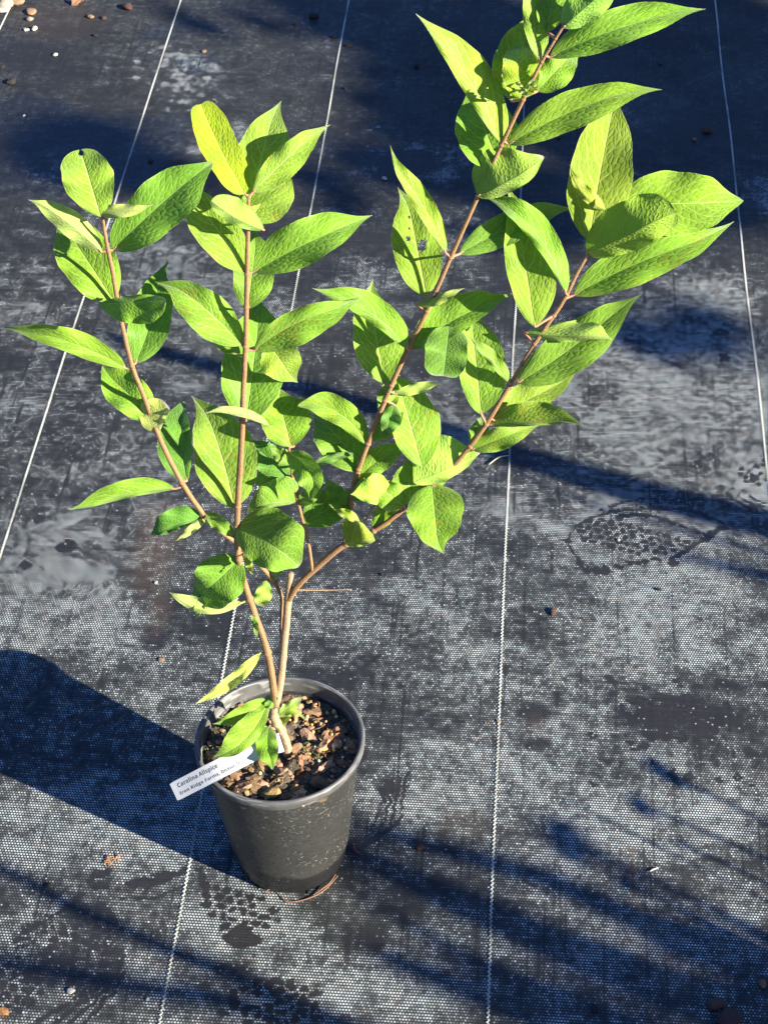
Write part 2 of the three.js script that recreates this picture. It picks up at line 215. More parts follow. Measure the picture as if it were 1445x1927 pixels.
{
  const mats = [], g = new THREE.BufferGeometry(), pos = [], uv = [], idx = [];
  const quad = (u0, v0, u1, v1, m) => {
    const b = pos.length / 3, s = m < 6 ? TILE : 0.8;
    for (const [u, v] of [[u0, v0], [u1, v0], [u1, v1], [u0, v1]]) { const p = toW(u, v); pos.push(p.x, 0, p.z); m < 6 ? uv.push((u - u0) / (u1 - u0), (v - v0) / (v1 - v0)) : uv.push(u / s, v / s); }
    g.addGroup(idx.length, 6, m); idx.push(b, b + 2, b + 1, b, b + 3, b + 2);
  };
  const bump = weave.clone(); bump.repeat.set(TILE / PITCH_W, TILE / ROW_W / 2); bump.needsUpdate = true;
  const rough = texture(512, 512, (x, y, o) => { const n = fbm(x * 5, y * 5, 4, 90); o[0] = o[1] = o[2] = 0.42 + 0.3 * n; });
  const roughTile = (u0, v0) => { const t = texture(512, 512, (x, y, o) => { const u = u0 + x * TILE, v = v0 + y * TILE, n = fbm(u * 7, v * 7, 4, 90), g = sm(0.25, 0.6, bil(glossM, u, v) + (fbm(u * 20, v * 20, 3, 93) - 0.5) * 0.7); o[0] = o[1] = o[2] = (0.45 + 0.28 * n) * (1 - 0.25 * bil(wetM, u, v)) * (1 - 0.62 * g); }); t.wrapS = t.wrapT = THREE.ClampToEdgeWrapping; return t; };
  const add = (map, rough_ = rough) => mats.push(new THREE.MeshPhysicalMaterial({ map, roughness: 1, roughnessMap: rough_, bumpMap: bump, bumpScale: 0.00012, specularIntensity: 0.8 }));
  for (let b = 0; b < 3; b++) for (let a = 0; a < 2; a++) { add(clothTile(U0 + a * TILE, V0 + b * TILE, TILE, 2048), roughTile(U0 + a * TILE, V0 + b * TILE)); quad(U0 + a * TILE, V0 + b * TILE, U0 + (a + 1) * TILE, V0 + (b + 1) * TILE, b * 2 + a); }
  add(clothTile(0, 0, TILE, 1024, true));
  const E = 12; quad(-E, -E, E, V0, 6); quad(-E, V0 + MV, E, E, 6); quad(-E, V0, U0, V0 + MV, 6); quad(U0 + MU, V0, E, V0 + MV, 6);
  g.setAttribute('position', new THREE.Float32BufferAttribute(pos, 3)); g.setAttribute('uv', new THREE.Float32BufferAttribute(uv, 2)); g.setIndex(idx); g.computeVertexNormals();
  const ground = mesh('ground', g, mats); ground.userData = { kind: 'structure', label: 'black woven weed cloth ground with white marker threads and wet shoe prints', category: 'ground cloth' };
  // white marker threads: a row of slanted stitches each
  const threadMat = std(lin(0.5, 0.52, 0.48), 0.7, { vertexColors: true });
  for (const u0 of [-0.966, -0.667, -0.3855, -0.1005, 0.2002, 0.5152, 0.815]) {
    const pos = [], tc = [], idx = [], n = Math.round(MV / 0.0025);
    for (let k = 0; k < n; k++) {
      const v = V0 + (k + 0.5) * 0.0025, s = k & 1 ? 1 : -1, w = 0.00112 * (0.9 + 0.2 * hash(k, 3)), b = pos.length / 3, off = s * 0.00042 + (vn(v * 5, u0 * 50, 4) - 0.5) * 0.0026, dk = 0.55 + 0.45 * sm(0.3, 0.6, fbm(v * 24, u0 * 90, 3, 6)) * (0.8 + 0.2 * hash(k, 8)); for (let q = 0; q < 8; q++) tc.push(dk, dk * 0.99, dk * 0.96); 
      const at = (a, l, y) => { const p = toW(u0 + off + a, v + l + s * a * 0.55, y); pos.push(p.x, p.y, p.z); };
      at(-w, -0.0011, 0.0003); at(-w * 0.9, 0.0011, 0.0003); at(w * 0.9, -0.0011, 0.0003); at(w, 0.0011, 0.0003); at(-w * 0.5, 0, 0.0013); at(w * 0.5, 0, 0.0013); at(-w * 1.25, 0, 0.0003); at(w * 1.25, 0, 0.0003);
      for (const t of [0, 4, 2, 2, 4, 5, 1, 3, 4, 3, 5, 4, 0, 6, 4, 6, 1, 4, 2, 5, 7, 7, 5, 3]) idx.push(b + t);
    }
    const t = new THREE.BufferGeometry(); t.setAttribute('position', new THREE.Float32BufferAttribute(pos, 3)); t.setAttribute('color', new THREE.Float32BufferAttribute(tc, 3)); t.setIndex(idx); t.computeVertexNormals();
    mesh('marker_thread', t, threadMat, ground);
  }
}

// ---------- the nursery pot ----------
const POT = group('nursery_pot', new THREE.Vector3(0, 0.002, 0)); tag(POT, 'black plastic nursery pot with worn grey rim holding the leafy shrub', 'plant pot');
POT.rotation.z = 0.036; POT.rotation.x = -0.012; POT.updateMatrixWorld();
{
  const potTex = texture(1024, 512, (x, y, o) => {
    const n = fbm(x * 14, y * 6, 4, 5), fine = fbm(x * 160, y * 60, 2, 8); let b = 0.016 + 0.014 * n + 0.011 * fine;
    let R = b, G = b, B = b * 0.95;
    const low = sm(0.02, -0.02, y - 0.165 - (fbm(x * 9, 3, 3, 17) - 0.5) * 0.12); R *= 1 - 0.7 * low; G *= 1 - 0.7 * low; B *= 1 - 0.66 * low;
    for (const [cx, cy, rx, ry] of [[0.37, 0.5, 0.010, 0.035], [0.365, 0.4, 0.008, 0.028]]) { const dx = (x - cx) / rx, dy = (y - cy) / ry, q = sm(1.15, 0.8, Math.hypot(dx, dy) + (vn(x * 120, y * 50, 2) - 0.5) * 0.5); R *= 1 - 0.6 * q; G *= 1 - 0.6 * q; B *= 1 - 0.6 * q; }
    o[0] = R; o[1] = G; o[2] = B;
  }, true);
  // scuffs and splashes of pale grit drawn over it
  { const d = potTex.image.data; for (let k = 0; k < 2600; k++) { let x = rr(0, 1024), y = rr(70, 480); if (fbm(x * 0.012, y * 0.014, 3, 88) < 0.55 + rr(-0.06, 0.08)) continue; let a = rr(0, 6.3), L = rr(2, rnd() < 0.2 ? 20 : 8), v = rr(80, 190), wide = rnd() < 0.35 ? 2 : 1; for (let s = 0; s < L; s++) for (let e = 0; e < wide; e++) { if (!e) { x += Math.cos(a); y += Math.sin(a) * 0.8; a += rr(-0.5, 0.5); } const q = (((y + e) & 511) * 1024 + (x & 1023)) * 4, f = 0.7; d[q] = mix(d[q], v, f); d[q + 1] = mix(d[q + 1], v * 0.98, f); d[q + 2] = mix(d[q + 2], v * 0.9, f); } } }
  potTex.needsUpdate = true;
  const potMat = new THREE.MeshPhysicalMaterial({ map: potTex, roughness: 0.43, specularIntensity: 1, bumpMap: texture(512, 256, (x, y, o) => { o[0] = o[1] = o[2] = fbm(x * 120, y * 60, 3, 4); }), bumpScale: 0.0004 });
  const lathe = (prof, seg = 96) => new THREE.LatheGeometry(prof.map(([a, b]) => new THREE.Vector2(a, b)), seg);
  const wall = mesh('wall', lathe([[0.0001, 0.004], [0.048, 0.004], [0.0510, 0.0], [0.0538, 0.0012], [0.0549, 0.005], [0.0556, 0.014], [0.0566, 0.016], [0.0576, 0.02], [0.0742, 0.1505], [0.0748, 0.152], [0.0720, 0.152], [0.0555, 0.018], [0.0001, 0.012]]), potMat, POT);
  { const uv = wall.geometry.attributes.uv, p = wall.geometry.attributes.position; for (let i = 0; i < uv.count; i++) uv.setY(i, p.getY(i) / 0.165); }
  const rimTex = texture(512, 64, (x, y, o) => { const n = fbm(x * 60, y * 8, 4, 21), s = sm(0.55, 0.75, fbm(x * 30, y * 20, 3, 33)); const b = 0.055 + 0.06 * n + 0.14 * s; o[0] = b; o[1] = b; o[2] = b * 0.98; }, true);
  mesh('rim', lathe([[0.0737, 0.1515], [0.0748, 0.1512], [0.0760, 0.1560], [0.0772, 0.1582], [0.0788, 0.1590], [0.0800, 0.1602], [0.0803, 0.1645], [0.0797, 0.1658], [0.0788, 0.1668], [0.0775, 0.167], [0.0762, 0.1665], [0.0755, 0.1652], [0.0745, 0.158], [0.0737, 0.1515]]), new THREE.MeshPhysicalMaterial({ map: rimTex, roughness: 0.5 }), POT);
}
const potPoint = (r, a, y) => POT.localToWorld(new THREE.Vector3(r * Math.cos(a), y, r * Math.sin(a)));

// ---------- potting mix ----------
const SOIL_Y = 0.146;
const soilH = (x, z) => SOIL_Y + (fbm(x * 60 + 9, z * 60 + 4, 3, 2) - 0.5) * 0.016 - 0.05 * Math.max(0, Math.hypot(x, z) - 0.055) + 0.004;
{
  const g = new THREE.CircleGeometry(0.0738, 64), rings = [], pos = [], idx = [], N = 56, M = 26;
  for (let i = 0; i <= M; i++) for (let j = 0; j < N; j++) { const r = 0.0738 * i / M, a = j / N * 2 * Math.PI, x = r * Math.cos(a), z = r * Math.sin(a); pos.push(x, soilH(x, z) + (hash(i, j, 3) - 0.5) * 0.004 * (i < M ? 1 : 0), z); }
  for (let i = 0; i < M; i++) for (let j = 0; j < N; j++) { const a = i * N + j, b = i * N + (j + 1) % N; idx.push(a, b, a + N, b, b + N, a + N); }
  const s = new THREE.BufferGeometry(); s.setAttribute('position', new THREE.Float32BufferAttribute(pos, 3)); s.setIndex(idx); s.computeVertexNormals();
  const uv = []; for (let i = 0; i < pos.length; i += 3) uv.push(pos[i] * 8, pos[i + 2] * 8); s.setAttribute('uv', new THREE.Float32BufferAttribute(uv, 2));
  const soilTex = texture(512, 512, (x, y, o) => { const n = fbm(x * 40, y * 40, 4, 6), m = vn(x * 130, y * 130, 2); const b = 0.020 + 0.09 * n * n + (m > 0.72 ? 0.07 : 0); o[0] = b * 1.25; o[1] = b; o[2] = b * 0.72; }, true);
  const mix_ = group('potting_mix', new THREE.Vector3(0, 0.002, 0)); mix_.rotation.copy(POT.rotation); tag(mix_, 'dark potting mix of bark chips and fertiliser beads filling the black pot', 'potting soil');
  mesh('soil', s, new THREE.MeshStandardMaterial({ map: soilTex, roughness: 1, bumpMap: soilTex, bumpScale: 0.002 }), mix_);
  const chipGeo = (k) => { const q = new THREE.IcosahedronGeometry(1, 1), p = q.attributes.position, m = new Map(); for (let i = 0; i < p.count; i++) { const key = [p.getX(i).toFixed(3), p.getY(i).toFixed(3), p.getZ(i).toFixed(3)].join(); if (!m.has(key)) m.set(key, 0.62 + 0.55 * hash(m.size, k, 8)); const f = m.get(key); p.setXYZ(i, p.getX(i) * f, p.getY(i) * f, p.getZ(i) * f); } q.computeVertexNormals(); return q; };
  const chips = [0, 1, 2, 3, 4, 5, 6].map(chipGeo);
  const chipTex = texture(128, 128, (x, y, o) => { const n = fbm(x * 6, y * 30, 4, 3); o[0] = 0.55 + 0.5 * n; o[1] = 0.5 + 0.5 * n; o[2] = 0.45 + 0.5 * n; }, true);
  const cm = [[0.11, 0.075, 0.055], [0.17, 0.115, 0.09], [0.08, 0.06, 0.04], [0.2, 0.14, 0.11], [0.15, 0.12, 0.06], [0.05, 0.038, 0.028], [0.24, 0.16, 0.13]].map((c) => std(lin(...c.map((q, i) => q * [2.5, 2.2, 1.75][i])), 0.9, { map: chipTex, bumpMap: chipTex, bumpScale: 0.0008 }));
  for (let k = 0; k < 330; k++) {
    const r = 0.070 * Math.sqrt(rnd()), a = rr(0, 6.283), x = r * Math.cos(a), z = r * Math.sin(a), big = k < 52; if (Math.hypot(x - 0.002, z + 0.004) < 0.010) continue;
    const c = mesh('bark_chip', chips[k % 7], cm[Math.floor(rnd() * 7)], mix_), L = k < 24 ? rr(0.0075, 0.012) : big ? rr(0.0055, 0.0095) : rr(0.0018, 0.0042);
    c.scale.set(L, L * rr(0.28, 0.5), L * rr(0.5, 0.85)); c.rotation.set(rr(-0.5, 0.5), rr(0, 6.3), rr(-0.5, 0.5)); c.position.set(x, soilH(x, z) + L * 0.18, z);
  }
  const bead = new THREE.SphereGeometry(0.00165, 10, 8), bm = [[0.55, 0.33, 0.09], [0.5, 0.36, 0.13], [0.42, 0.25, 0.05], [0.62, 0.46, 0.18]].map((c) => std(lin(...c), 0.4)), white = std(lin(0.72, 0.7, 0.64), 0.8);
  const spots = [[0.046, -0.008, 0.016, 20], [0.035, -0.032, 0.018, 11], [0.012, -0.050, 0.018, 10], [0.048, 0.012, 0.015, 8], [-0.02, -0.05, 0.02, 2], [0.0, 0.02, 0.05, 4]];
  for (const [cx, cz, s, n] of spots) for (let k = 0; k < n; k++) { const x = cx + rr(-s, s), z = cz + rr(-s, s); if (Math.hypot(x, z) > 0.070) continue; const b = mesh('fertiliser_bead', bead, rnd() < 0.08 ? white : bm[k % 4], mix_), q = rr(0.75, 1.25); b.scale.setScalar(q); b.position.set(x, soilH(x, z) + 0.0012 + rr(0, 0.0022), z); }
  const moss = []; for (let k = 0; k < 500; k++) { const c = [[-0.05, -0.03], [-0.045, -0.045], [0.03, 0.005], [-0.06, 0.01]][k % 4], x = c[0] + rr(-.012, .012), z = c[1] + rr(-.012, .012); if (Math.hypot(x, z) > 0.072) continue; const t = new THREE.TetrahedronGeometry(rr(0.0006, 0.0014)); t.rotateX(rr(0, 6)); t.rotateY(rr(0, 6)); t.translate(x, soilH(x, z) + rr(0.001, 0.003), z); moss.push(t); }
  const ms = mesh('moss', mergeGeometries(moss), std(lin(0.13, 0.16, 0.05), 1), mix_); ms.userData.kind = 'stuff';
  const root = []; for (let k = 0; k < 26; k++) { const r = 0.062 * Math.sqrt(rnd()), a = rr(0, 6.3), x = r * Math.cos(a), z = r * Math.sin(a), b = rr(0, 6.3), pts = []; for (let i = 0; i < 4; i++) { const X = x + Math.cos(b + i * rr(-.3, .3)) * i * 0.005, Z = z + Math.sin(b) * i * 0.005; pts.push(new THREE.Vector3(X, Math.hypot(X, Z) < 0.07 ? soilH(X, Z) + rr(0.001, 0.004) : SOIL_Y, Z)); } root.push(tube(pts, [0.0006, 0.0007, 0.0006, 0.0003], 5, 3)); }
  const fib = mesh('bark_fibre', mergeGeometries(root), std(lin(0.22, 0.12, 0.06), 0.9), mix_); fib.userData.kind = 'stuff';
}

// ---------- the shrub ----------
function leafMaps(top) {
  const W = 512, H = 1024, hgt = new Float32Array(W * H), N = 7, vein = new Float32Array(W * H);
  for (let j = 0; j < H; j++) for (let i = 0; i < W; i++) {
    const x = ((i + 0.5) / W) * 2 - 1, y = (j + 0.5) / H, s = x < 0 ? 1 : 2, ax = Math.abs(x) + (fbm(x * 5, y * 9, 2, 70 + s) - 0.5) * 0.06;
    const t = (y - 0.24 * ax - 0.20 * ax * ax + (s - 1) * 0.05 + (fbm(y * 4, s * 7, 2, 61) - 0.5) * 0.12 + (fbm(x * 7, y * 7, 2, 66) - 0.5) * 0.05) * N, f = t - Math.floor(t), dv = Math.min(f, 1 - f) / N * 2.4;   // distance to a side vein
    let f1 = 9, f2 = 9; const gx = x * 5.6 + (vn(x * 6, y * 12, 90) - .5) * .5, gy = (y - 0.12 * ax) * 21, ci = Math.floor(gx), cj = Math.floor(gy);
    for (let b = -1; b <= 1; b++) for (let a = -1; a <= 1; a++) { const dx = ci + a + hash(ci + a, cj + b, 51) - gx, dy = cj + b + hash(ci + a, cj + b, 52) - gy, d = Math.hypot(dx, dy); if (d < f1) { f2 = f1; f1 = d; } else if (d < f2) f2 = d; }
    const tert = 1 - Math.pow(1 - Math.min(1, (f2 - f1) / 0.75), 2), sec = 1 - Math.pow(1 - Math.min(1, dv / 0.11), 2), mid = sm(0.012, 0.055, Math.abs(x));
    hgt[j * W + i] = 0.15 + 0.85 * Math.min(mid, 0.74 + 0.26 * sec) * (0.45 + 0.55 * tert) * (0.96 + 0.08 * fbm(x * 9, y * 18, 2, 9));
    vein[j * W + i] = Math.max(1 - sm(0.012, 0.03, Math.abs(x)), 0.9 * (1 - sm(0.005, 0.022, dv)), 0.5 * (1 - sm(0.0, 0.10, f2 - f1)));
  }
  const map = texture(W, H, (x, y, o, i, j) => {
    const v = vein[j * W + i], n = fbm(x * 6, y * 10, 4, 13), m = fbm(x * 40, y * 70, 2, 19), sp = hash(i >> 1, j >> 1, 77) > 0.9975 && n > 0.55 ? 1 : 0, rim = sm(0.965, 0.995, Math.abs(x * 2 - 1));  // rim: slightly pale margin, with the bright lit leaf edge painted in
    if (top) { const k = 0.72 + 0.42 * n + 0.14 * (m - 0.5); let R = 0.212 * k, G = 0.37 * k, B = 0.014 * k; R = mix(R, 0.54, v * 0.5); G = mix(G, 0.64, v * 0.5); B = mix(B, 0.2, v * 0.5); R = mix(R, 0.46, rim * 0.6); G = mix(G, 0.54, rim * 0.6); B = mix(B, 0.14, rim * 0.6); if (sp) { R *= 1.5; G *= 0.8; } o[0] = R; o[1] = G; o[2] = B; }
    else { const k = 0.85 + 0.25 * n; let R = 0.40 * k, G = 0.50 * k, B = 0.13 * k; R = mix(R, 0.56, v * 0.5); G = mix(G, 0.6, v * 0.5); B = mix(B, 0.25, v * 0.5); o[0] = R; o[1] = G; o[2] = B; }
  }, true);
  const bump = texture(W, H, (x, y, o, i, j) => { const h = hgt[j * W + i]; o[0] = o[1] = o[2] = top ? h : 1 - h; });
  return { map, bump };
}
const topMaps = leafMaps(true), underMaps = leafMaps(false);
const leafMat = (m, bumpScale, extra = {}) => new THREE.MeshPhysicalMaterial({ map: m.map, bumpMap: m.bump, bumpScale, roughness: 1, vertexColors: true, side: THREE.DoubleSide, transmission: 0.36, thickness: 0, specularIntensity: 0.6, ...extra });
const M_TOP = leafMat(topMaps, 0.0008, { clearcoat: 0.16, clearcoatRoughness: 0.42 });
const M_YOUNG = leafMat(topMaps, 0.0008, { transmission: 0.45, clearcoat: 0.12, clearcoatRoughness: 0.5 });
const M_UNDER = leafMat(underMaps, 0.0008, { transmission: 0.3 });
const barkTex = texture(256, 512, (x, y, o) => { const n = fbm(x * 10, y * 60, 4, 3), l = sm(0.62, 0.7, fbm(x * 40, y * 60, 2, 14)), k = 0.7 + 0.6 * n; o[0] = mix(0.36 * k, 0.55, l * 0.5); o[1] = mix(0.235 * k, 0.42, l * 0.5); o[2] = mix(0.135 * k, 0.3, l * 0.5); }, true);
const barkBump = texture(128, 256, (x, y, o) => { o[0] = o[1] = o[2] = fbm(x * 14, y * 50, 4, 8); });
const M_BARK = std(lin(1, 1, 1), 0.75, { map: barkTex, bumpMap: barkBump, bumpScale: 0.0006 });
const M_STEM = std(lin(0.74, 0.6, 0.46), 0.7, { map: barkTex, bumpMap: barkBump, bumpScale: 0.0004 });
const M_SHOOT = std(lin(1.15, 1.0, 0.6), 0.6, { map: barkTex, bumpMap: barkBump, bumpScale: 0.0003 });
const M_PETIOLE = std(lin(0.42, 0.2, 0.12), 0.6), M_PETIOLE_PALE = std(lin(0.42, 0.42, 0.14), 0.6);
const SHRUB = group('shrub', new THREE.Vector3(0, 0, 0)); tag(SHRUB, 'young green leafy shrub with brown forked stems growing in the black pot', 'shrub');
// a stem through pixels [x, y, z, radius]; z is how far it stands before (+) or behind the pot's axis
const stems = {};
function stem(key, name, pts, mat = M_STEM, nodes = []) {
  const P3 = pts.map(([x, y, z]) => atZ(x, y, z)), geos = [tube(P3, pts.map((p) => p[3] * THIN), 10, 8, 0.16)];
  const curve = new THREE.CatmullRomCurve3(P3, false, 'centripetal'), fine = [];
  for (let i = 0; i <= 160; i++) { const p = curve.getPoint(i / 160), d = p.clone().sub(EYE), t = d.dot(FWD); fine.push([722.5 + F_PX * d.x / t, 963.5 - F_PX * d.dot(UPV) / t, t, p]); }
  stems[key] = { fine, nodes: [], mat, geos, name, r: (i) => { const f = i / 160 * (pts.length - 1), k = Math.min(pts.length - 2, Math.floor(f)); return mix(pts[k][3], pts[k + 1][3], f - k) * THIN; }, holder: mesh(name, geos[0], mat, SHRUB) };
}
const nearest = (s, x, y) => { let b = 0, bd = 1e9; s.fine.forEach((p, i) => { const d = Math.hypot(p[0] - x, p[1] - y); if (d < bd) { bd = d; b = i; } }); return b; };
const RAD = Math.PI / 180;
/* A leaf: where its blade starts and ends, how far its two halves reach left and right of the midrib (looking from base to tip), how those halves
   are turned towards the viewer (degrees), how much nearer the tip is than the base (m); o: bend of the midrib, arch, outline, material, colour. */
let leafCount = 0;
function leaf(key, bx, by, tx, ty, wl, wr, al = 22, ar = 22, dz = 0, o = {}) {
  const s = stems[key], id = leafCount++, NI = nearest(s, o.ax ?? bx, o.ay ?? by), root = s.fine[NI];
  const d0 = root[2] - (o.zo ?? 0), NU = o.fine ? 120 : 48, NV = o.fine ? 26 : 9, len = Math.hypot(tx - bx, ty - by), dx = (tx - bx) / len, dy = (ty - by) / len, lx = dy, ly = -dx;   // l: left of the direction on screen
  const bend = o.bend ?? 0, arch = o.arch ?? 0.002 + 0.009 * hash(id, 7), a0 = o.pa ?? 0.62, b0 = o.pb ?? 1.04, um = a0 / (a0 + b0), norm = Math.pow(um, a0) * Math.pow(1 - um, b0);
  const scale = d0 / F_PX, ph = hash(id, 1) * 6, ph2 = hash(id, 2) * 6, wav = o.wav ?? 0.0040, cl = Math.tan((al + Math.sign(al + ar) * 14) * RAD), cr = Math.tan((ar + Math.sign(al + ar) * 12) * RAD), curl = o.curl ?? 0.1 + 0.4 * hash(id, 9);
  const pos = [], uv = [], col = [], idx = [], c = o.c ?? [1, 1, 1], jr = 0.92 + 0.16 * hash(id, 4), jg = 0.94 + 0.12 * hash(id, 5);
  const midpx = (u) => { const k = 4 * u * (1 - u); let x = bx + (tx - bx) * u + lx * bend * k, y = by + (ty - by) * u + ly * bend * k; if (!o.hook && !o.blunt) { const h = Math.pow(Math.max(0, u - 0.7) / 0.3, 2) * len * (hash(id, 11) - 0.5) * 0.2; x += lx * h; y += ly * h; } if (o.hook) { const h = Math.pow(Math.max(0, u - 0.72) / 0.28, 2); x += o.hook[0] * h; y += o.hook[1] * h; } return [x, y]; };
  const prof = (u) => Math.pow(u, a0) * Math.pow(1 - u, b0) / norm * (u > 0.7 && !o.blunt ? 1 - 0.42 * sm(0.7, 0.97, u) : 1);
  for (let i = 0; i <= NU; i++) {
    const u = i / NU, f = i === 0 ? 0.05 : Math.max(prof(Math.min(u, 0.998)), 0.012), [mx, my] = midpx(u), [nx, ny] = midpx(Math.min(1, u + 0.02)), [qx, qy] = midpx(Math.max(0, u - 0.02));
    let ex = nx - qx, ey = ny - qy; const el = Math.hypot(ex, ey) || 1; ex /= el; ey /= el; const sx = ey, sy = -ex;
    const base = d0 - dz * u - arch * 4 * u * (1 - u) - (o.tipz ?? (hash(id, 8) - 0.62) * 0.034) * Math.pow(Math.max(0, u - 0.6) / 0.4, 2);
    for (let j = -NV; j <= NV; j++) {
      const v = j / NV, left = v < 0, w = (left ? wl : wr) * f * (1 + 0.03 * Math.sin(u * 13 + ph + (left ? 2 : 0)) * Math.abs(v) + 0.012 * Math.sin(u * 31 + ph2) * Math.abs(v));
      const fwd = (left ? o.fl ?? 0.12 : o.fr ?? 0.12) * len * v * v * f * 0.4, side = Math.abs(v) * w * (left ? 1 : -1);
      const px = mx + sx * side + ex * fwd, py = my + sy * side + ey * fwd, wm = Math.abs(v) * w * scale, t = left ? cl : cr;
      const z = wm * t * (1 - curl * Math.abs(v)) + wav * f * v * v * Math.sin(u * 14 + ph2 + (left ? 1.7 : 0)) + 0.0012 * Math.sin(u * 9 + ph) * f;
      const p = atDepth(px, py, base - z); pos.push(p.x, p.y, p.z); uv.push((v + 1) / 2, u); const tipc = hash(id, 12) > 0.45 ? sm(0.93, 1, u + (hash(i, j, id) - 0.5) * 0.03) : 0, br = hash(id, 13) > 0.72 ? sm(0.62, 0.75, fbm(u * 9 + id * 3, v * 3, 3, 41)) * 0.7 : 0; col.push(c[0] * jr * (1 + tipc * 0.9 + br * 0.35), c[1] * jg * (1 + tipc * 0.25 - br * 0.12), c[2] * (1 + tipc * 6));
    }
  }
  const w = 2 * NV + 1, hole = o.holes;
  for (let i = 0; i < NU; i++) for (let j = 0; j < w - 1; j++) {
    if (hole && hole.some(([hu, hv, hr]) => Math.hypot(((i + 0.5) / NU - hu) * 2, (j + 0.5) / (w - 1) - hv) < hr * (0.7 + 0.6 * hash(i, j, 6)))) continue;
    const a = i * w + j; idx.push(a, a + 1, a + w, a + 1, a + w + 1, a + w);
  }
  const g = new THREE.BufferGeometry(); g.setAttribute('position', new THREE.Float32BufferAttribute(pos, 3)); g.setAttribute('uv', new THREE.Float32BufferAttribute(uv, 2)); g.setAttribute('color', new THREE.Float32BufferAttribute(col, 3)); g.setIndex(idx); g.computeVertexNormals();
  // the leaf stalk, from the node to the foot of the midrib
  const foot = new THREE.Vector3(pos[3 * (2 * w + NV)], pos[3 * (2 * w + NV) + 1], pos[3 * (2 * w + NV) + 2]), b3 = new THREE.Vector3(pos[3 * NV], pos[3 * NV + 1], pos[3 * NV + 2]);
  let geo = g; const mats = [o.m ?? M_TOP];
  if (!o.free) {
    const st = tube([root[3], root[3].clone().lerp(b3, 0.6), b3, foot], [0.0013, 0.0010, 0.0009, 0.0006], 6, 3); const n = st.attributes.position.count; st.setAttribute('color', new THREE.Float32BufferAttribute(new Float32Array(n * 3).fill(1), 3));
    geo = mergeGeometries([g, st], true); mats.push(o.pale ? M_PETIOLE_PALE : M_PETIOLE);
    if (!s.nodes.some((k) => Math.abs(k - NI) < 4)) { s.nodes.push(NI); const r = s.r(NI), q = new THREE.IcosahedronGeometry(r * 1.26, 2); q.translate(root[3].x, root[3].y, root[3].z); const q2 = mergeVertices(q); s.geos.push(q2); }
  }
  const m = mesh('leaf', geo, mats.length > 1 ? mats : mats[0], s.holder); if (o.label) m.userData.label = o.label; return m;
}
const YEL = [1.25, 1.05, 0.7], DEEP = [0.5, 0.74, 1.2], MID = [0.76, 0.92, 1.0], LIME = [1.14, 1.12, 1.3], GOLD = [1.55, 1.3, 0.25];
const U = { m: M_UNDER }, Y = { m: M_YOUNG, c: LIME }, THIN = 0.8;

stem('trunk', 'stem', [[541, 1424, 0.004, 0.0062], [540, 1405, 0.004, 0.0055], [531, 1378, 0.005, 0.0050], [517, 1352, 0.006, 0.0048], [516, 1330, 0.004, 0.0048], [522, 1305, 0.002, 0.0044]], M_BARK);
stem('S1', 'branch', [[519, 1328, 0.005, 0.0042], [514, 1290, 0.007, 0.0042], [504, 1230, 0.009, 0.0040], [478, 1150, 0.012, 0.0037], [458, 1090, 0.013, 0.0036], [447, 1030, 0.014, 0.0034], [447, 970, 0.014, 0.0032], [455, 830, 0.014, 0.0030], [459, 720, 0.013, 0.0027], [462, 660, 0.012, 0.0026], [465, 520, 0.010, 0.0023], [467, 430, 0.008, 0.0020], [468, 372, 0.006, 0.0015]], M_STEM);
stem('S2', 'branch', [[522, 1318, 0.001, 0.0046], [529, 1270, -0.002, 0.0046], [536, 1200, -0.004, 0.0043], [542, 1135, -0.005, 0.0044], [544, 1110, -0.005, 0.0040], [547, 1079, -0.005, 0.0034]], M_BARK);
stem('L1', 'branch', [[530, 1240, -0.007, 0.0016], [529, 1180, -0.012, 0.0018], [529, 1120, -0.014, 0.0022], [520, 1100, -0.015, 0.0026], [500, 1075, -0.015, 0.0027], [470, 1045, -0.014, 0.0028], [440, 1018, -0.010, 0.0028], [398, 985, -0.004, 0.0028], [345, 912, 0.004, 0.0028], [300, 822, 0.010, 0.0026], [268, 738, 0.015, 0.0025], [250, 692, 0.018, 0.0024], [228, 600, 0.022, 0.0022], [212, 510, 0.026, 0.0020], [198, 440, 0.028, 0.0017], [194, 412, 0.030, 0.0014]], M_STEM);
stem('R', 'branch', [[544, 1128, -0.004, 0.0036], [560, 1102, -0.002, 0.0038], [600, 1064, 0.000, 0.0036], [648, 1025, 0.002, 0.0035], [705, 998, 0.003, 0.0027], [770, 950, 0.003, 0.0026], [850, 880, 0.002, 0.0026], [905, 812, 0.000, 0.0025], [950, 740, -0.003, 0.0024], [1010, 640, -0.008, 0.0023], [1060, 565, -0.012, 0.0021], [1085, 515, -0.014, 0.0018], [1108, 475, -0.016, 0.0015]], M_STEM);
stem('R2', 'branch', [[648, 1026, 0.002, 0.0032], [656, 985, -0.004, 0.0029], [668, 905, -0.009, 0.0028], [700, 815, -0.012, 0.0027], [730, 740, -0.013, 0.0026], [763, 665, -0.014, 0.0026], [800, 592, -0.014, 0.0024], [845, 490, -0.013, 0.0023], [898, 372, -0.012, 0.0021], [940, 280, -0.012, 0.0020], [985, 185, -0.012, 0.0019], [1018, 118, -0.012, 0.0016], [1062, 45, -0.012, 0.0012]], M_STEM);
stem('M', 'branch', [[588, 1074, 0.001, 0.0018], [580, 1020, -0.004, 0.0018], [566, 965, -0.008, 0.0018], [554, 915, -0.010, 0.0017], [547, 870, -0.012, 0.0015], [544, 842, -0.012, 0.0012]], M_STEM);
stem('twig', 'twig', [[676, 1000, 0.004, 0.0012], [697, 965, 0.002, 0.0010], [718, 936, -0.002, 0.0007]], M_BARK);
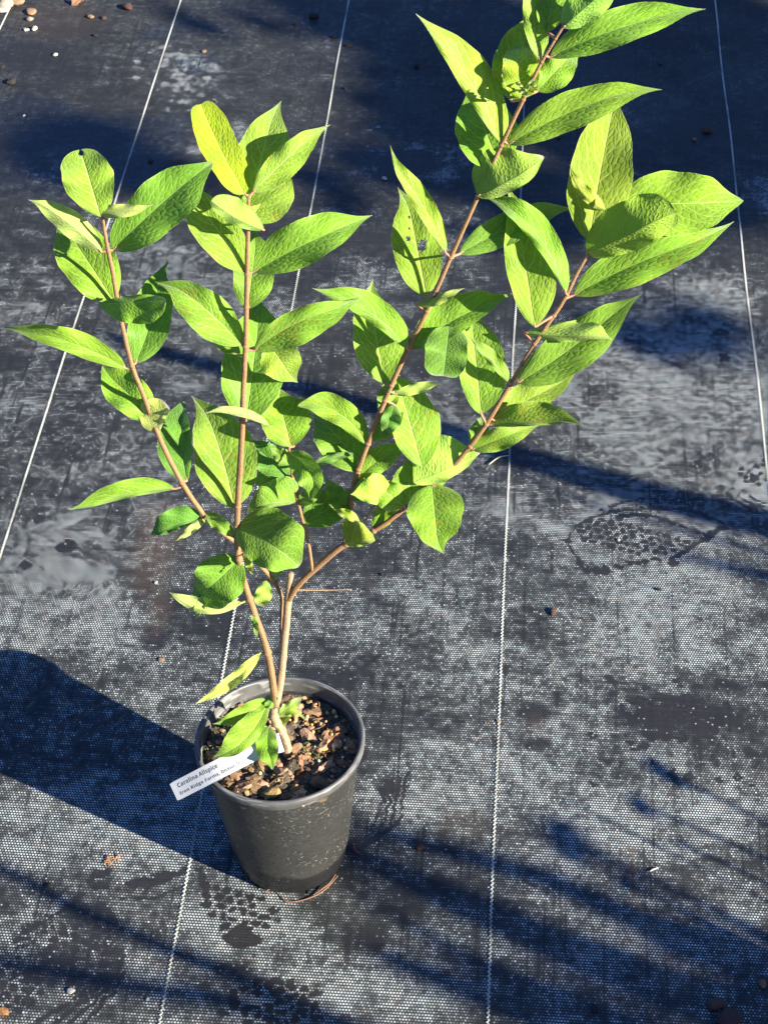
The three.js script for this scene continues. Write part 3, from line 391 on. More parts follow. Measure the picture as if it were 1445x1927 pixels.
stem('spur', 'twig', [[552, 1110, -0.004, 0.0009], [610, 1111, -0.002, 0.0007], [662, 1109, 0.002, 0.0006]], M_BARK);

const FRESH = [0.86, 0.98, 0.8];
// central shoot, top down
leaf('S1', 462, 366, 378, 196, 34, 36, 35, -10, -0.01, { m: M_YOUNG, c: GOLD, pa: 0.35, pb: 0.32, blunt: 1, bend: 4, label: 'glowing yellow young leaf', wav: 0.0008 });
leaf('S1', 470, 418, 540, 300, 44, 52, 15, 10, -0.02, { ...Y, zo: -0.012 });
leaf('S1', 468, 388, 521, 188, 50, 56, 24, 12, -0.015, { ...Y, zo: -0.006 });
leaf('S1', 476, 362, 614, 227, 26, 30, 40, -38, 0.012, { ...Y, wav: 0.003 });
leaf('S1', 462, 512, 328, 338, 44, 38, 34, -8, -0.008, { ...Y, wav: 0.001, bend: -8 });
leaf('S1', 497, 433, 398, 377, 14, 34, -40, -20, 0.035, { ...U, c: [0.62, 0.85, 0.4], ax: 467, ay: 425, bend: 6, blunt: 1, pb: 0.5, label: 'pale leaf seen from below' });
leaf('S1', 477, 512, 701, 406, 48, 38, 6, 34, 0.018, { c: FRESH, bend: 6, arch: 0.006 });
leaf('S1', 466, 582, 486, 428, 36, 42, 10, 14, -0.03, { c: MID, zo: -0.012 });
leaf('S1', 456, 650, 301, 520, 44, 36, 30, 12, 0.004, { ...Y, bend: -8, arch: 0.006 });
leaf('S1', 478, 660, 682, 572, 26, 40, 20, 14, 0.01, { c: FRESH, bend: 16, arch: 0.01 });
leaf('S1', 505, 645, 558, 722, 40, 38, 10, 10, -0.02, { ...Y, zo: -0.02, ax: 462, ay: 660 });
leaf('S1', 452, 668, 390, 626, 14, 18, 10, 10, -0.02, { c: FRESH, zo: -0.01 });
leaf('S1', 463, 792, 492, 566, 60, 62, 16, 16, -0.03, { c: MID, zo: -0.010, pa: 0.5, pb: 0.62, label: 'broad round leaf behind the central stem' });
leaf('S1', 441, 956, 374, 741, 52, 66, 26, 8, -0.015, { m: M_YOUNG, c: LIME, zo: -0.007, bend: -6, fl: 0.1 });
leaf('S1', 507, 801, 384, 773, 5, 13, 60, -40, 0.03, { ...U, ax: 456, ay: 806, bend: -9, zo: 0.012, free: 1 });
leaf('S1', 447, 990, 564, 1064, 66, 46, 4, 26, 0.035, { c: [0.72, 0.9, 0.85], bend: 4, pa: 0.42, pb: 0.5, arch: 0.01 });
leaf('S1', 456, 1134, 314, 1108, 8, 24, -35, -20, 0.02, { ...U, bend: 26, blunt: 1, hook: [4, 6], pale: 1, label: 'pale leaf curled over at its tip' });
leaf('S1', 452, 1052, 368, 1130, 50, 44, 12, 18, -0.015, { c: [0.72, 0.9, 0.8], zo: -0.006, pa: 0.45, pb: 0.5 });
leaf('S1', 385, 1115, 370, 1166, 9, 12, 10, 10, 0.01, { c: MID, zo: -0.008, free: 1 });
leaf('S1', 475, 1140, 484, 1206, 7, 5, 10, 10, 0, { c: MID, zo: -0.01 });
leaf('S1', 490, 1229, 369, 1324, 12, 13, 30, -10, 0.012, { m: M_UNDER, c: [1.5, 1.35, 0.9], bend: 9, pale: 1, blunt: 1, label: 'pale narrow leaf drooping over the pot rim' });
leaf('S1', 460, 1040, 475, 1082, 8, 7, 10, 10, 0.006, { m: M_YOUNG, c: GOLD, blunt: 1 });
// leaves round the foot of the stem
leaf('trunk', 504, 1322, 404, 1428, 17, 32, 12, 26, 0.045, { c: FRESH, bend: 16, arch: 0.012, pa: 0.6, pb: 0.75, ax: 517, ay: 1325 });
leaf('trunk', 505, 1314, 401, 1364, 12, 20, 10, 20, 0.02, { c: FRESH, bend: 10, ax: 518, ay: 1318, arch: 0.008 });
leaf('trunk', 508, 1370, 456, 1398, 20, 14, 10, 24, 0.02, { c: FRESH, bend: -4, ax: 520, ay: 1360, pb: 0.6 });
leaf('trunk', 507, 1366, 517, 1444, 20, 22, 26, 10, 0.03, { c: FRESH, bend: -8, ax: 520, ay: 1358, arch: 0.012, pa: 0.4, pb: 0.6, hook: [-4, 4] });
leaf('trunk', 521, 1348, 571, 1309, 9, 13, 20, -10, -0.01, { ...Y, pale: 1 });
leaf('trunk', 529, 1374, 580, 1356, 8, 9, -30, 30, 0.004, { ...Y, c: YEL, bend: 26, pale: 1, pa: 0.4, hook: [2, 8] });
leaf('trunk', 520, 1330, 500, 1308, 14, 14, 10, 10, 0.0, { c: MID, free: 1 });

// left shoot, top down
leaf('L1', 190, 408, 152, 282, 50, 46, 28, 4, -0.012, { m: M_YOUNG, c: LIME, pb: 0.55, blunt: 1, fl: 0.3, fr: 0.1, fine: 1, holes: [[0.97, 0.5, 0.13]], label: 'bright leaf with a notched tip' });
leaf('L1', 192, 474, 54, 370, 22, 26, -24, -40, 0.02, { ...U, c: [0.8, 0.85, 0.8], bend: -6, hook: [0, 6] });
leaf('L1', 167, 393, 290, 386, 14, 13, -40, 40, 0.02, { ...U, c: [0.9, 0.95, 0.7], ax: 196, ay: 425, bend: -8, free: 1 });
leaf('L1', 213, 470, 394, 309, 50, 50, 4, 30, 0.03, { c: [0.7, 0.85, 0.8], bend: 4, pa: 0.5, pb: 0.6, hook: [6, -2] });
leaf('L1', 214, 566, 112, 410, 50, 52, 24, 14, -0.012, { c: FRESH, zo: -0.006, pa: 0.5, pb: 0.6 });
leaf('L1', 188, 572, 312, 566, 14, 42, -20, 24, 0.03, { c: [0.85, 0.95, 0.7], ax: 222, ay: 578, blunt: 1, pb: 0.5, zo: 0.008, free: 1 });
leaf('L1', 255, 684, 302, 488, 42, 38, 10, 18, -0.02, { c: [0.6, 0.78, 0.9], zo: -0.006, bend: -10 });
leaf('L1', 240, 694, 4, 617, 20, 26, 8, 20, 0.015, { c: [1, 1, 0.8], bend: -14, arch: 0.01, hook: [-3, -1] });
leaf('L1', 289, 792, 187, 695, 36, 38, 10, 22, -0.004, { c: FRESH, bend: -4, pb: 0.7 });
leaf('L1', 300, 814, 318, 766, 42, 10, -20, 30, 0.03, { ...U, blunt: 1, c: [1.05, 1, 0.8], pb: 0.5, bend: 8, label: 'small curled pale leaf on the left branch' });
leaf('L1', 352, 905, 344, 756, 46, 18, 8, 30, -0.018, { c: [0.5, 0.72, 0.95], bend: 6, zo: -0.006, pa: 0.5, pb: 0.6 });
leaf('L1', 330, 920, 131, 970, 9, 26, -40, 16, 0.012, { c: [0.95, 1, 0.85], bend: -14, arch: 0.006 });
leaf('L1', 380, 975, 286, 1012, 10, 32, 10, 10, 0.004, { c: [0.5, 0.72, 0.9], bend: -6, pa: 0.45, pb: 0.6 });
leaf('L1', 390, 974, 332, 1020, 7, 9, -30, 30, 0.01, { ...U, pale: 1 });
leaf('L1', 386, 966, 447, 1014, 16, 12, 10, 20, 0.01, { c: FRESH });
leaf('L1', 502, 1092, 488, 1140, 18, 14, -10, 10, 0.012, { ...U, c: [0.85, 1.05, 0.5], blunt: 1, pb: 0.5, ax: 515, ay: 1096 });
leaf('L1', 506, 1087, 543, 1064, 11, 7, 20, 10, 0.004, { c: MID, ax: 512, ay: 1090 });

// little inner shoot
leaf('M', 548, 841, 520, 735, 44, 52, 22, 10, -0.006, { c: FRESH, pa: 0.5, pb: 0.55 });
leaf('M', 553, 840, 572, 744, 8, 14, 10, 10, -0.012, { c: MID, zo: -0.006 });
leaf('M', 546, 896, 462, 826, 30, 28, 26, 0, -0.008, { c: DEEP, zo: -0.006 });
leaf('M', 540, 900, 468, 898, 24, 14, 10, 10, -0.01, { c: MID, zo: -0.008 });
leaf('M', 542, 852, 592, 936, 22, 30, 30, 6, 0.025, { c: FRESH, bend: 16, pa: 0.5, pb: 0.6 });
leaf('M', 586, 876, 674, 852, 8, 8, 10, 20, 0.0, { c: [0.6, 0.8, 0.95], ax: 548, ay: 880, bend: 3 });
leaf('M', 558, 944, 464, 962, 8, 46, 10, 18, 0.02, { c: MID, fr: -0.5, pa: 0.5, pb: 0.75, bend: -6 });
leaf('M', 571, 984, 668, 930, 36, 30, 12, 20, 0.012, { c: [0.65, 0.82, 0.85], ax: 570, ay: 978, pa: 0.5, pb: 0.6 });

// right rear shoot, bottom up
leaf('R2', 690, 882, 594, 778, 44, 36, 24, 4, -0.012, { c: MID, zo: -0.008, pa: 0.5, pb: 0.6, ax: 676, ay: 880 });
leaf('R2', 690, 836, 564, 758, 22, 30, 30, 6, 0.02, { c: FRESH, bend: -22, pb: 0.6, hook: [-3, 6] });
leaf('R2', 724, 722, 688, 528, 44, 54, 26, 6, -0.01, { m: M_YOUNG, c: LIME, zo: -0.004 });
leaf('R2', 768, 658, 584, 549, 16, 34, 20, -16, 0.025, { c: FRESH, bend: -24, arch: 0.01, zo: 0.004 });
leaf('R2', 778, 658, 966, 558, 44, 26, 0, 38, 0.008, { c: FRESH, bend: 14 });
leaf('R2', 845, 614, 834, 708, 40, 40, 8, 8, 0.01, { c: [0.55, 0.75, 0.85], pa: 0.25, pb: 0.25, blunt: 1, ax: 800, ay: 600, zo: -0.004, free: 1 });
leaf('R2', 782, 574, 873, 538, 7, 12, -30, 30, 0.02, { ...U, c: [0.75, 0.9, 0.5], bend: -4 });
leaf('R2', 802, 557, 762, 350, 46, 44, 26, 4, -0.012, { m: M_YOUNG, c: [1.1, 1.03, 0.9], zo: -0.006, fine: 1, holes: [[0.44, 0.62, 0.10], [0.47, 0.68, 0.06], [0.53, 0.36, 0.045], [0.72, 0.45, 0.03], [0.62, 0.4, 0.02]], label: 'leaf with chewed dark holes' });
leaf('R2', 838, 476, 718, 284, 16, 22, 40, -20, 0.012, { c: [1, 1.02, 0.9], bend: -12, zo: 0.004 });
leaf('R2', 864, 478, 1078, 378, 30, 30, 10, 24, -0.012, { zo: -0.012, c: [0.62, 0.8, 0.9], ax: 848, ay: 486, bend: 6 });
leaf('R2', 898, 368, 1024, 297, 70, 20, -6, -40, 0.03, { ...U, zo: 0.006, c: [0.58, 0.78, 0.34], pa: 0.4, pb: 0.55, fl: -0.1, bend: -6, label: 'broad leaf seen from below on the rear branch' });
leaf('R2', 944, 270, 786, 28, 20, 46, 40, -30, 0.05, { c: LIME, bend: -14, hook: [-4, -2] });
leaf('R2', 940, 318, 880, 160, 56, 60, 24, 10, -0.03, { c: FRESH, zo: -0.012 });
leaf('R2', 956, 272, 1241, 159, 38, 34, 10, 28, 0.030, { c: [0.9, 1, 0.85], bend: 14, arch: 0.006, wav: 0.003 });
leaf('R2', 982, 186, 972, 88, 32, 38, 16, 16, 0.008, { m: M_YOUNG, c: [1.25, 1.12, 0.5], pa: 0.4, pb: 0.45, blunt: 1, fine: 1, holes: [[0.5, 0.72, 0.05], [0.3, 0.35, 0.035], [0.4, 0.5, 0.025]], label: 'small yellowish leaf with holes' });
leaf('R2', 990, 180, 1004, 146, 7, 8, 20, 10, 0.01, { m: M_YOUNG, c: YEL, zo: 0.008, free: 1 });
leaf('R2', 988, 182, 970, 152, 6, 7, 20, 10, 0.012, { m: M_YOUNG, c: YEL, zo: 0.009, free: 1 });
leaf('R2', 992, 178, 1014, 158, 6, 6, 10, 20, 0.014, { m: M_YOUNG, c: GOLD, zo: 0.009, free: 1 });
leaf('R2', 962, 190, 998, 22, 50, 44, 16, 12, -0.02, { c: FRESH, zo: -0.012, ax: 985, ay: 190 });
leaf('R2', 1010, 172, 1092, 84, 28, 32, 14, 10, -0.02, { c: FRESH, zo: -0.01, ax: 990, ay: 180 });
leaf('R2', 1014, 112, 992, -60, 20, 28, 30, -14, 0.0, { ...Y });
leaf('R2', 1034, 108, 1326, 14, 40, 32, 8, 34, 0.022, { c: FRESH, bend: 12 });
leaf('R2', 1058, 52, 1176, -50, 40, 30, -16, -20, 0.02, { ...U, c: [0.62, 0.88, 0.4] });
leaf('R2', 1030, 60, 1050, -70, 30, 30, 10, 10, -0.02, { c: FRESH, zo: -0.008 });

// right front shoot, bottom up
leaf('R', 650, 1022, 712, 1014, 44, 10, 0, 10, 0.016, { ...Y, c: YEL, pa: 0.35, pb: 0.7, fl: -0.4, zo: 0.04 });
leaf('R', 676, 981, 626, 958, 7, 12, 10, 10, 0.01, { m: M_YOUNG, c: GOLD, zo: 0.045, free: 1, label: 'small yellow leaf tip' });
leaf('R', 774, 950, 766, 862, 34, 30, 24, 6, 0.006, { c: FRESH, zo: 0.002 });
leaf('R', 760, 952, 700, 905, 30, 26, 22, 2, 0.012, { c: FRESH, zo: 0.010 });
leaf('R', 742, 944, 660, 930, 12, 46, 6, 12, 0.02, { ...U, c: [0.85, 1.12, 0.45], zo: 0.014, fr: 0.2, ax: 755, ay: 960 });
leaf('R2', 668, 906, 770, 836, 26, 24, 10, 24, 0.012, { c: [0.8, 0.92, 0.8], bend: 8 });
leaf('R', 812, 912, 825, 1044, 56, 50, 6, 30, 0.03, { c: [0.8, 0.95, 0.7], pa: 0.42, pb: 0.95, arch: 0.008 });
leaf('R', 794, 878, 742, 694, 36, 56, 24, -6, 0.01, { m: M_YOUNG, c: LIME, zo: 0.010, ax: 830, ay: 900, free: 1 });
leaf('R', 778, 908, 902, 850, 70, 16, 14, -30, 0.004, { ...U, c: [0.95, 1.2, 0.55], zo: 0.014, pa: 0.45, pb: 0.7, bend: -6, ax: 800, ay: 925, free: 1, label: 'broad pale leaf seen from below in the thick of the leaves' });
leaf('R2', 744, 742, 830, 720, 12, 10, 20, 10, 0.0, { ...U, c: [0.8, 0.95, 0.6] });
leaf('R2', 742, 762, 722, 826, 20, 16, 10, 10, -0.01, { c: DEEP, zo: -0.006 });
leaf('R2', 716, 780, 742, 700, 16, 24, 16, 10, -0.01, { c: MID, zo: -0.008 });
leaf('R2', 694, 830, 764, 776, 20, 18, 12, 20, 0.01, { c: [0.75, 0.9, 0.75], zo: -0.002 });
leaf('R', 832, 898, 872, 838, 16, 18, 14, 16, -0.006, { c: MID, zo: -0.004 });
leaf('R', 704, 998, 756, 918, 20, 20, 20, 10, 0.004, { c: FRESH, zo: -0.002 });
leaf('R2', 660, 968, 612, 900, 22, 18, 20, 10, 0.006, { c: MID, zo: -0.004 });
leaf('R2', 664, 942, 726, 884, 18, 16, 14, 20, 0.012, { c: FRESH, zo: 0.002 });
leaf('M', 560, 950, 612, 908, 14, 16, 16, 18, 0.008, { c: MID });
leaf('M', 548, 872, 508, 842, 14, 16, 20, 8, 0.006, { c: FRESH, zo: -0.002 });
leaf('R', 800, 924, 852, 880, 16, 14, 10, 22, 0.008, { c: MID, zo: -0.002 });
leaf('R', 886, 838, 912, 778, 14, 22, 14, 10, -0.01, { c: FRESH, zo: -0.006 });
leaf('R', 888, 846, 1016, 796, 22, 22, 10, 26, -0.006, { c: [0.9, 0.98, 0.7] });
leaf('R', 905, 780, 884, 574, 34, 56, 26, 8, 0.012, { m: M_YOUNG, c: LIME, zo: 0.008, ax: 912, ay: 800 });
leaf('R', 958, 722, 878, 634, 9, 16, 30, -20, 0.02, { c: FRESH, bend: -6, zo: 0.004 });
leaf('R', 932, 792, 1092, 706, 34, 28, 8, 24, -0.01, { ...Y, bend: 6 });
leaf('R', 918, 800, 1098, 793, 38, 9, 10, 40, 0.04, { c: [0.9, 0.98, 0.85], bend: 4, hook: [0, 8] });
leaf('R', 974, 720, 1199, 547, 42, 46, 6, 22, 0.028, { c: [0.75, 0.9, 0.85], ax: 985, ay: 690, bend: -10 });
leaf('R', 986, 626, 1152, 630, 30, 12, -20, -40, 0.03, { ...U, c: [0.72, 0.9, 0.5], fl: 0.6, ax: 1006, ay: 648, hook: [2, 10], bend: -4 });
leaf('R', 1006, 615, 964, 348, 36, 56, 26, 4, 0.008, { m: M_YOUNG, c: [1.05, 1.03, 0.9], zo: 0.004, ax: 1040, ay: 595 });
leaf('R', 1064, 552, 918, 366, 16, 32, 34, -28, 0.02, { c: FRESH, bend: -26, zo: 0.006, pb: 0.6, hook: [-6, 2] });
leaf('R', 1078, 556, 1387, 434, 42, 38, 6, 30, 0.035, { c: [0.9, 1, 0.85], ax: 1064, ay: 562, bend: 12 });
leaf('R', 1108, 454, 1162, 168, 58, 62, 24, 10, -0.015, { m: M_YOUNG, c: [1.05, 1.03, 0.95], bend: 4, zo: -0.004, label: 'large pale leaf at the tip of the right branch' });
leaf('R', 1160, 386, 1398, 380, 62, 60, 10, 22, 0.0, { c: [0.95, 1, 0.85], pa: 0.5, pb: 0.75, ax: 1110, ay: 465 });
leaf('R', 1144, 398, 1070, 312, 8, 18, -30, -10, 0.02, { m: M_YOUNG, c: YEL, bend: 14, ax: 1110, ay: 470 });
leaf('R', 1103, 477, 1270, 400, 62, 34, -14, -30, 0.055, { ...U, c: [0.62, 0.8, 0.26], blunt: 1, pa: 0.45, pb: 0.4, fl: 0.1, label: 'broad leaf seen from below at the right' });
for (const k in stems) { const s = stems[k]; if (s.geos.length > 1) s.holder.geometry = mergeGeometries(s.geos.map((g) => { const q = g.clone(); for (const n of Object.keys(q.attributes)) if (!['position', 'normal', 'uv'].includes(n)) q.deleteAttribute(n); return q; })); }

// ---------- plant tag ----------
{
  const c = document.createElement('canvas'); c.width = 1024; c.height = 160; const x = c.getContext('2d');
  x.fillStyle = '#b4b7bb'; x.fillRect(0, 0, 1024, 160); for (let k = 0; k < 260; k++) { x.fillStyle = `rgba(70,58,44,${rr(0.05, 0.4)})`; x.beginPath(); x.arc(1024 * Math.pow(rnd(), 0.5), rr(0, 160), rr(0.6, 2.6), 0, 7); x.fill(); } x.fillStyle = '#0e1620'; x.font = 'bold 50px sans-serif'; x.fillText('Carolina Allspice', 36, 64, 262); x.fillStyle = '#12161c'; x.font = 'bold 38px sans-serif'; x.fillText('Iron Ridge Farms, Dickson, Te', 30, 126, 440);
  const t = new THREE.CanvasTexture(c); t.colorSpace = THREE.SRGBColorSpace; t.needsUpdate = true;
  // centre line from the free end to the end in the soil, and the half width, which stands upright-ish
  const A = atDepth(327, 1491, depthOf(atZ(327, 1491, 0.052))), B = atZ(424, 1441, 0.05), C = atZ(486, 1410, 0.036), D = atZ(530, 1397, 0.018);
  const curve = new THREE.CatmullRomCurve3([A, B, C, D]), N = 40, pos = [], uv = [], idx = [];
  for (let i = 0; i <= N; i++) {
    const s = i / N, p = curve.getPoint(s), tg = curve.getTangent(s), view = EYE.clone().sub(p).normalize(); view.lerp(new THREE.Vector3(0.2, 0.9, 0.4).normalize(), 0.2).normalize();
    const w = new THREE.Vector3().crossVectors(view, tg).normalize(), h = 0.0088 * (s < 0.02 ? 0.94 : 1);
    for (const [k, off] of [[1, 0], [-1, 0], [1, -0.0006], [-1, -0.0006]]) { const q = p.clone().addScaledVector(w, k * h).addScaledVector(view, off); pos.push(q.x, q.y, q.z); uv.push(s, k > 0 ? 1 : 0); }
  }
  for (let i = 0; i < N; i++) { const a = i * 4; idx.push(a + 1, a + 5, a, a, a + 5, a + 4); idx.push(a + 2, a + 7, a + 3, a + 2, a + 6, a + 7); idx.push(a, a + 4, a + 2, a + 4, a + 6, a + 2, a + 1, a + 3, a + 5, a + 5, a + 3, a + 7); }
  idx.push(0, 2, 1, 1, 2, 3);
  const g = new THREE.BufferGeometry(); g.setAttribute('position', new THREE.Float32BufferAttribute(pos, 3)); g.setAttribute('uv', new THREE.Float32BufferAttribute(uv, 2)); g.setIndex(idx);
  const gn = g.toNonIndexed(); gn.computeVertexNormals();
  tag(mesh('plant_tag', gn, new THREE.MeshPhysicalMaterial({ map: t, roughness: 0.45, side: THREE.DoubleSide })), 'white printed plastic plant tag sticking out over the pot rim', 'plant tag');
}

// ---------- dead leaves in the pot, roots, crumbs on the cloth ----------
const deadTex = texture(256, 256, (x, y, o) => { const n = fbm(x * 8, y * 8, 4, 5), v = Math.abs(Math.sin((x + y * 0.4) * 40)) < 0.12 ? 0.75 : 1, k = (0.6 + 0.7 * n) * v; o[0] = 0.30 * k; o[1] = 0.145 * k; o[2] = 0.075 * k; }, true);
const M_DEAD = new THREE.MeshPhysicalMaterial({ map: deadTex, roughness: 0.8, side: THREE.DoubleSide, transmission: 0.15, thickness: 0, bumpMap: deadTex, bumpScale: 0.001 });
function deadLeaf(name, label, pos, size, lobes, crumple, turn, k, category = 'dead leaf') {
  const N = 22, M = 48, p = [], uv = [], idx = [];
  for (let i = 0; i <= N; i++) for (let j = 0; j <= M; j++) { const a = j / M * 2 * Math.PI, R = size * (0.62 + 0.3 * Math.abs(Math.cos(a * lobes / 2)) ** 1.5 + 0.12 * hash(j % M, k, 2)), r = R * i / N, x = r * Math.cos(a), z = r * Math.sin(a) * 0.8; p.push(x, crumple * ((fbm(x / size * 2.2 + k, z / size * 2.2, 3, k) - 0.3) * 1.6 + 0.7 * Math.pow(i / N, 2) * Math.sin(a * 2 + k)) * size, z); uv.push(0.5 + x / size / 2, 0.5 + z / size / 2); }
  for (let i = 0; i < N; i++) for (let j = 0; j < M; j++) { const a = i * (M + 1) + j; idx.push(a, a + 1, a + M + 1, a + 1, a + M + 2, a + M + 1); }
  const g = new THREE.BufferGeometry(); g.setAttribute('position', new THREE.Float32BufferAttribute(p, 3)); g.setAttribute('uv', new THREE.Float32BufferAttribute(uv, 2)); g.setIndex(idx); g.computeVertexNormals();
  g.computeBoundingBox(); const m = mesh(name, g, M_DEAD); m.position.copy(pos); m.rotation.set(...turn); return tag(m, label, category);
}
const onSoil = (px, py, up = 0) => { const p = onGround(px, py, 0.147); p.y += up; return p; };
deadLeaf('dead_leaf', 'curled brown dead leaf on the bark chips at the right of the pot', onSoil(618, 1412, 0.005), 0.019, 5, 0.5, [0.15, 0.5, -0.2], 3);
deadLeaf('dead_leaf', 'flat reddish brown dead leaf against the right front inside of the pot', onSoil(645, 1435, 0.000), 0.016, 3, 0.3, [0.3, 1.5, -0.25], 8);
deadLeaf('dead_leaf', 'crumpled tan dead leaf standing just right of the stem foot', onSoil(567, 1440, 0.006), 0.013, 7, 0.9, [0.9, 0.2, 0.2], 5);
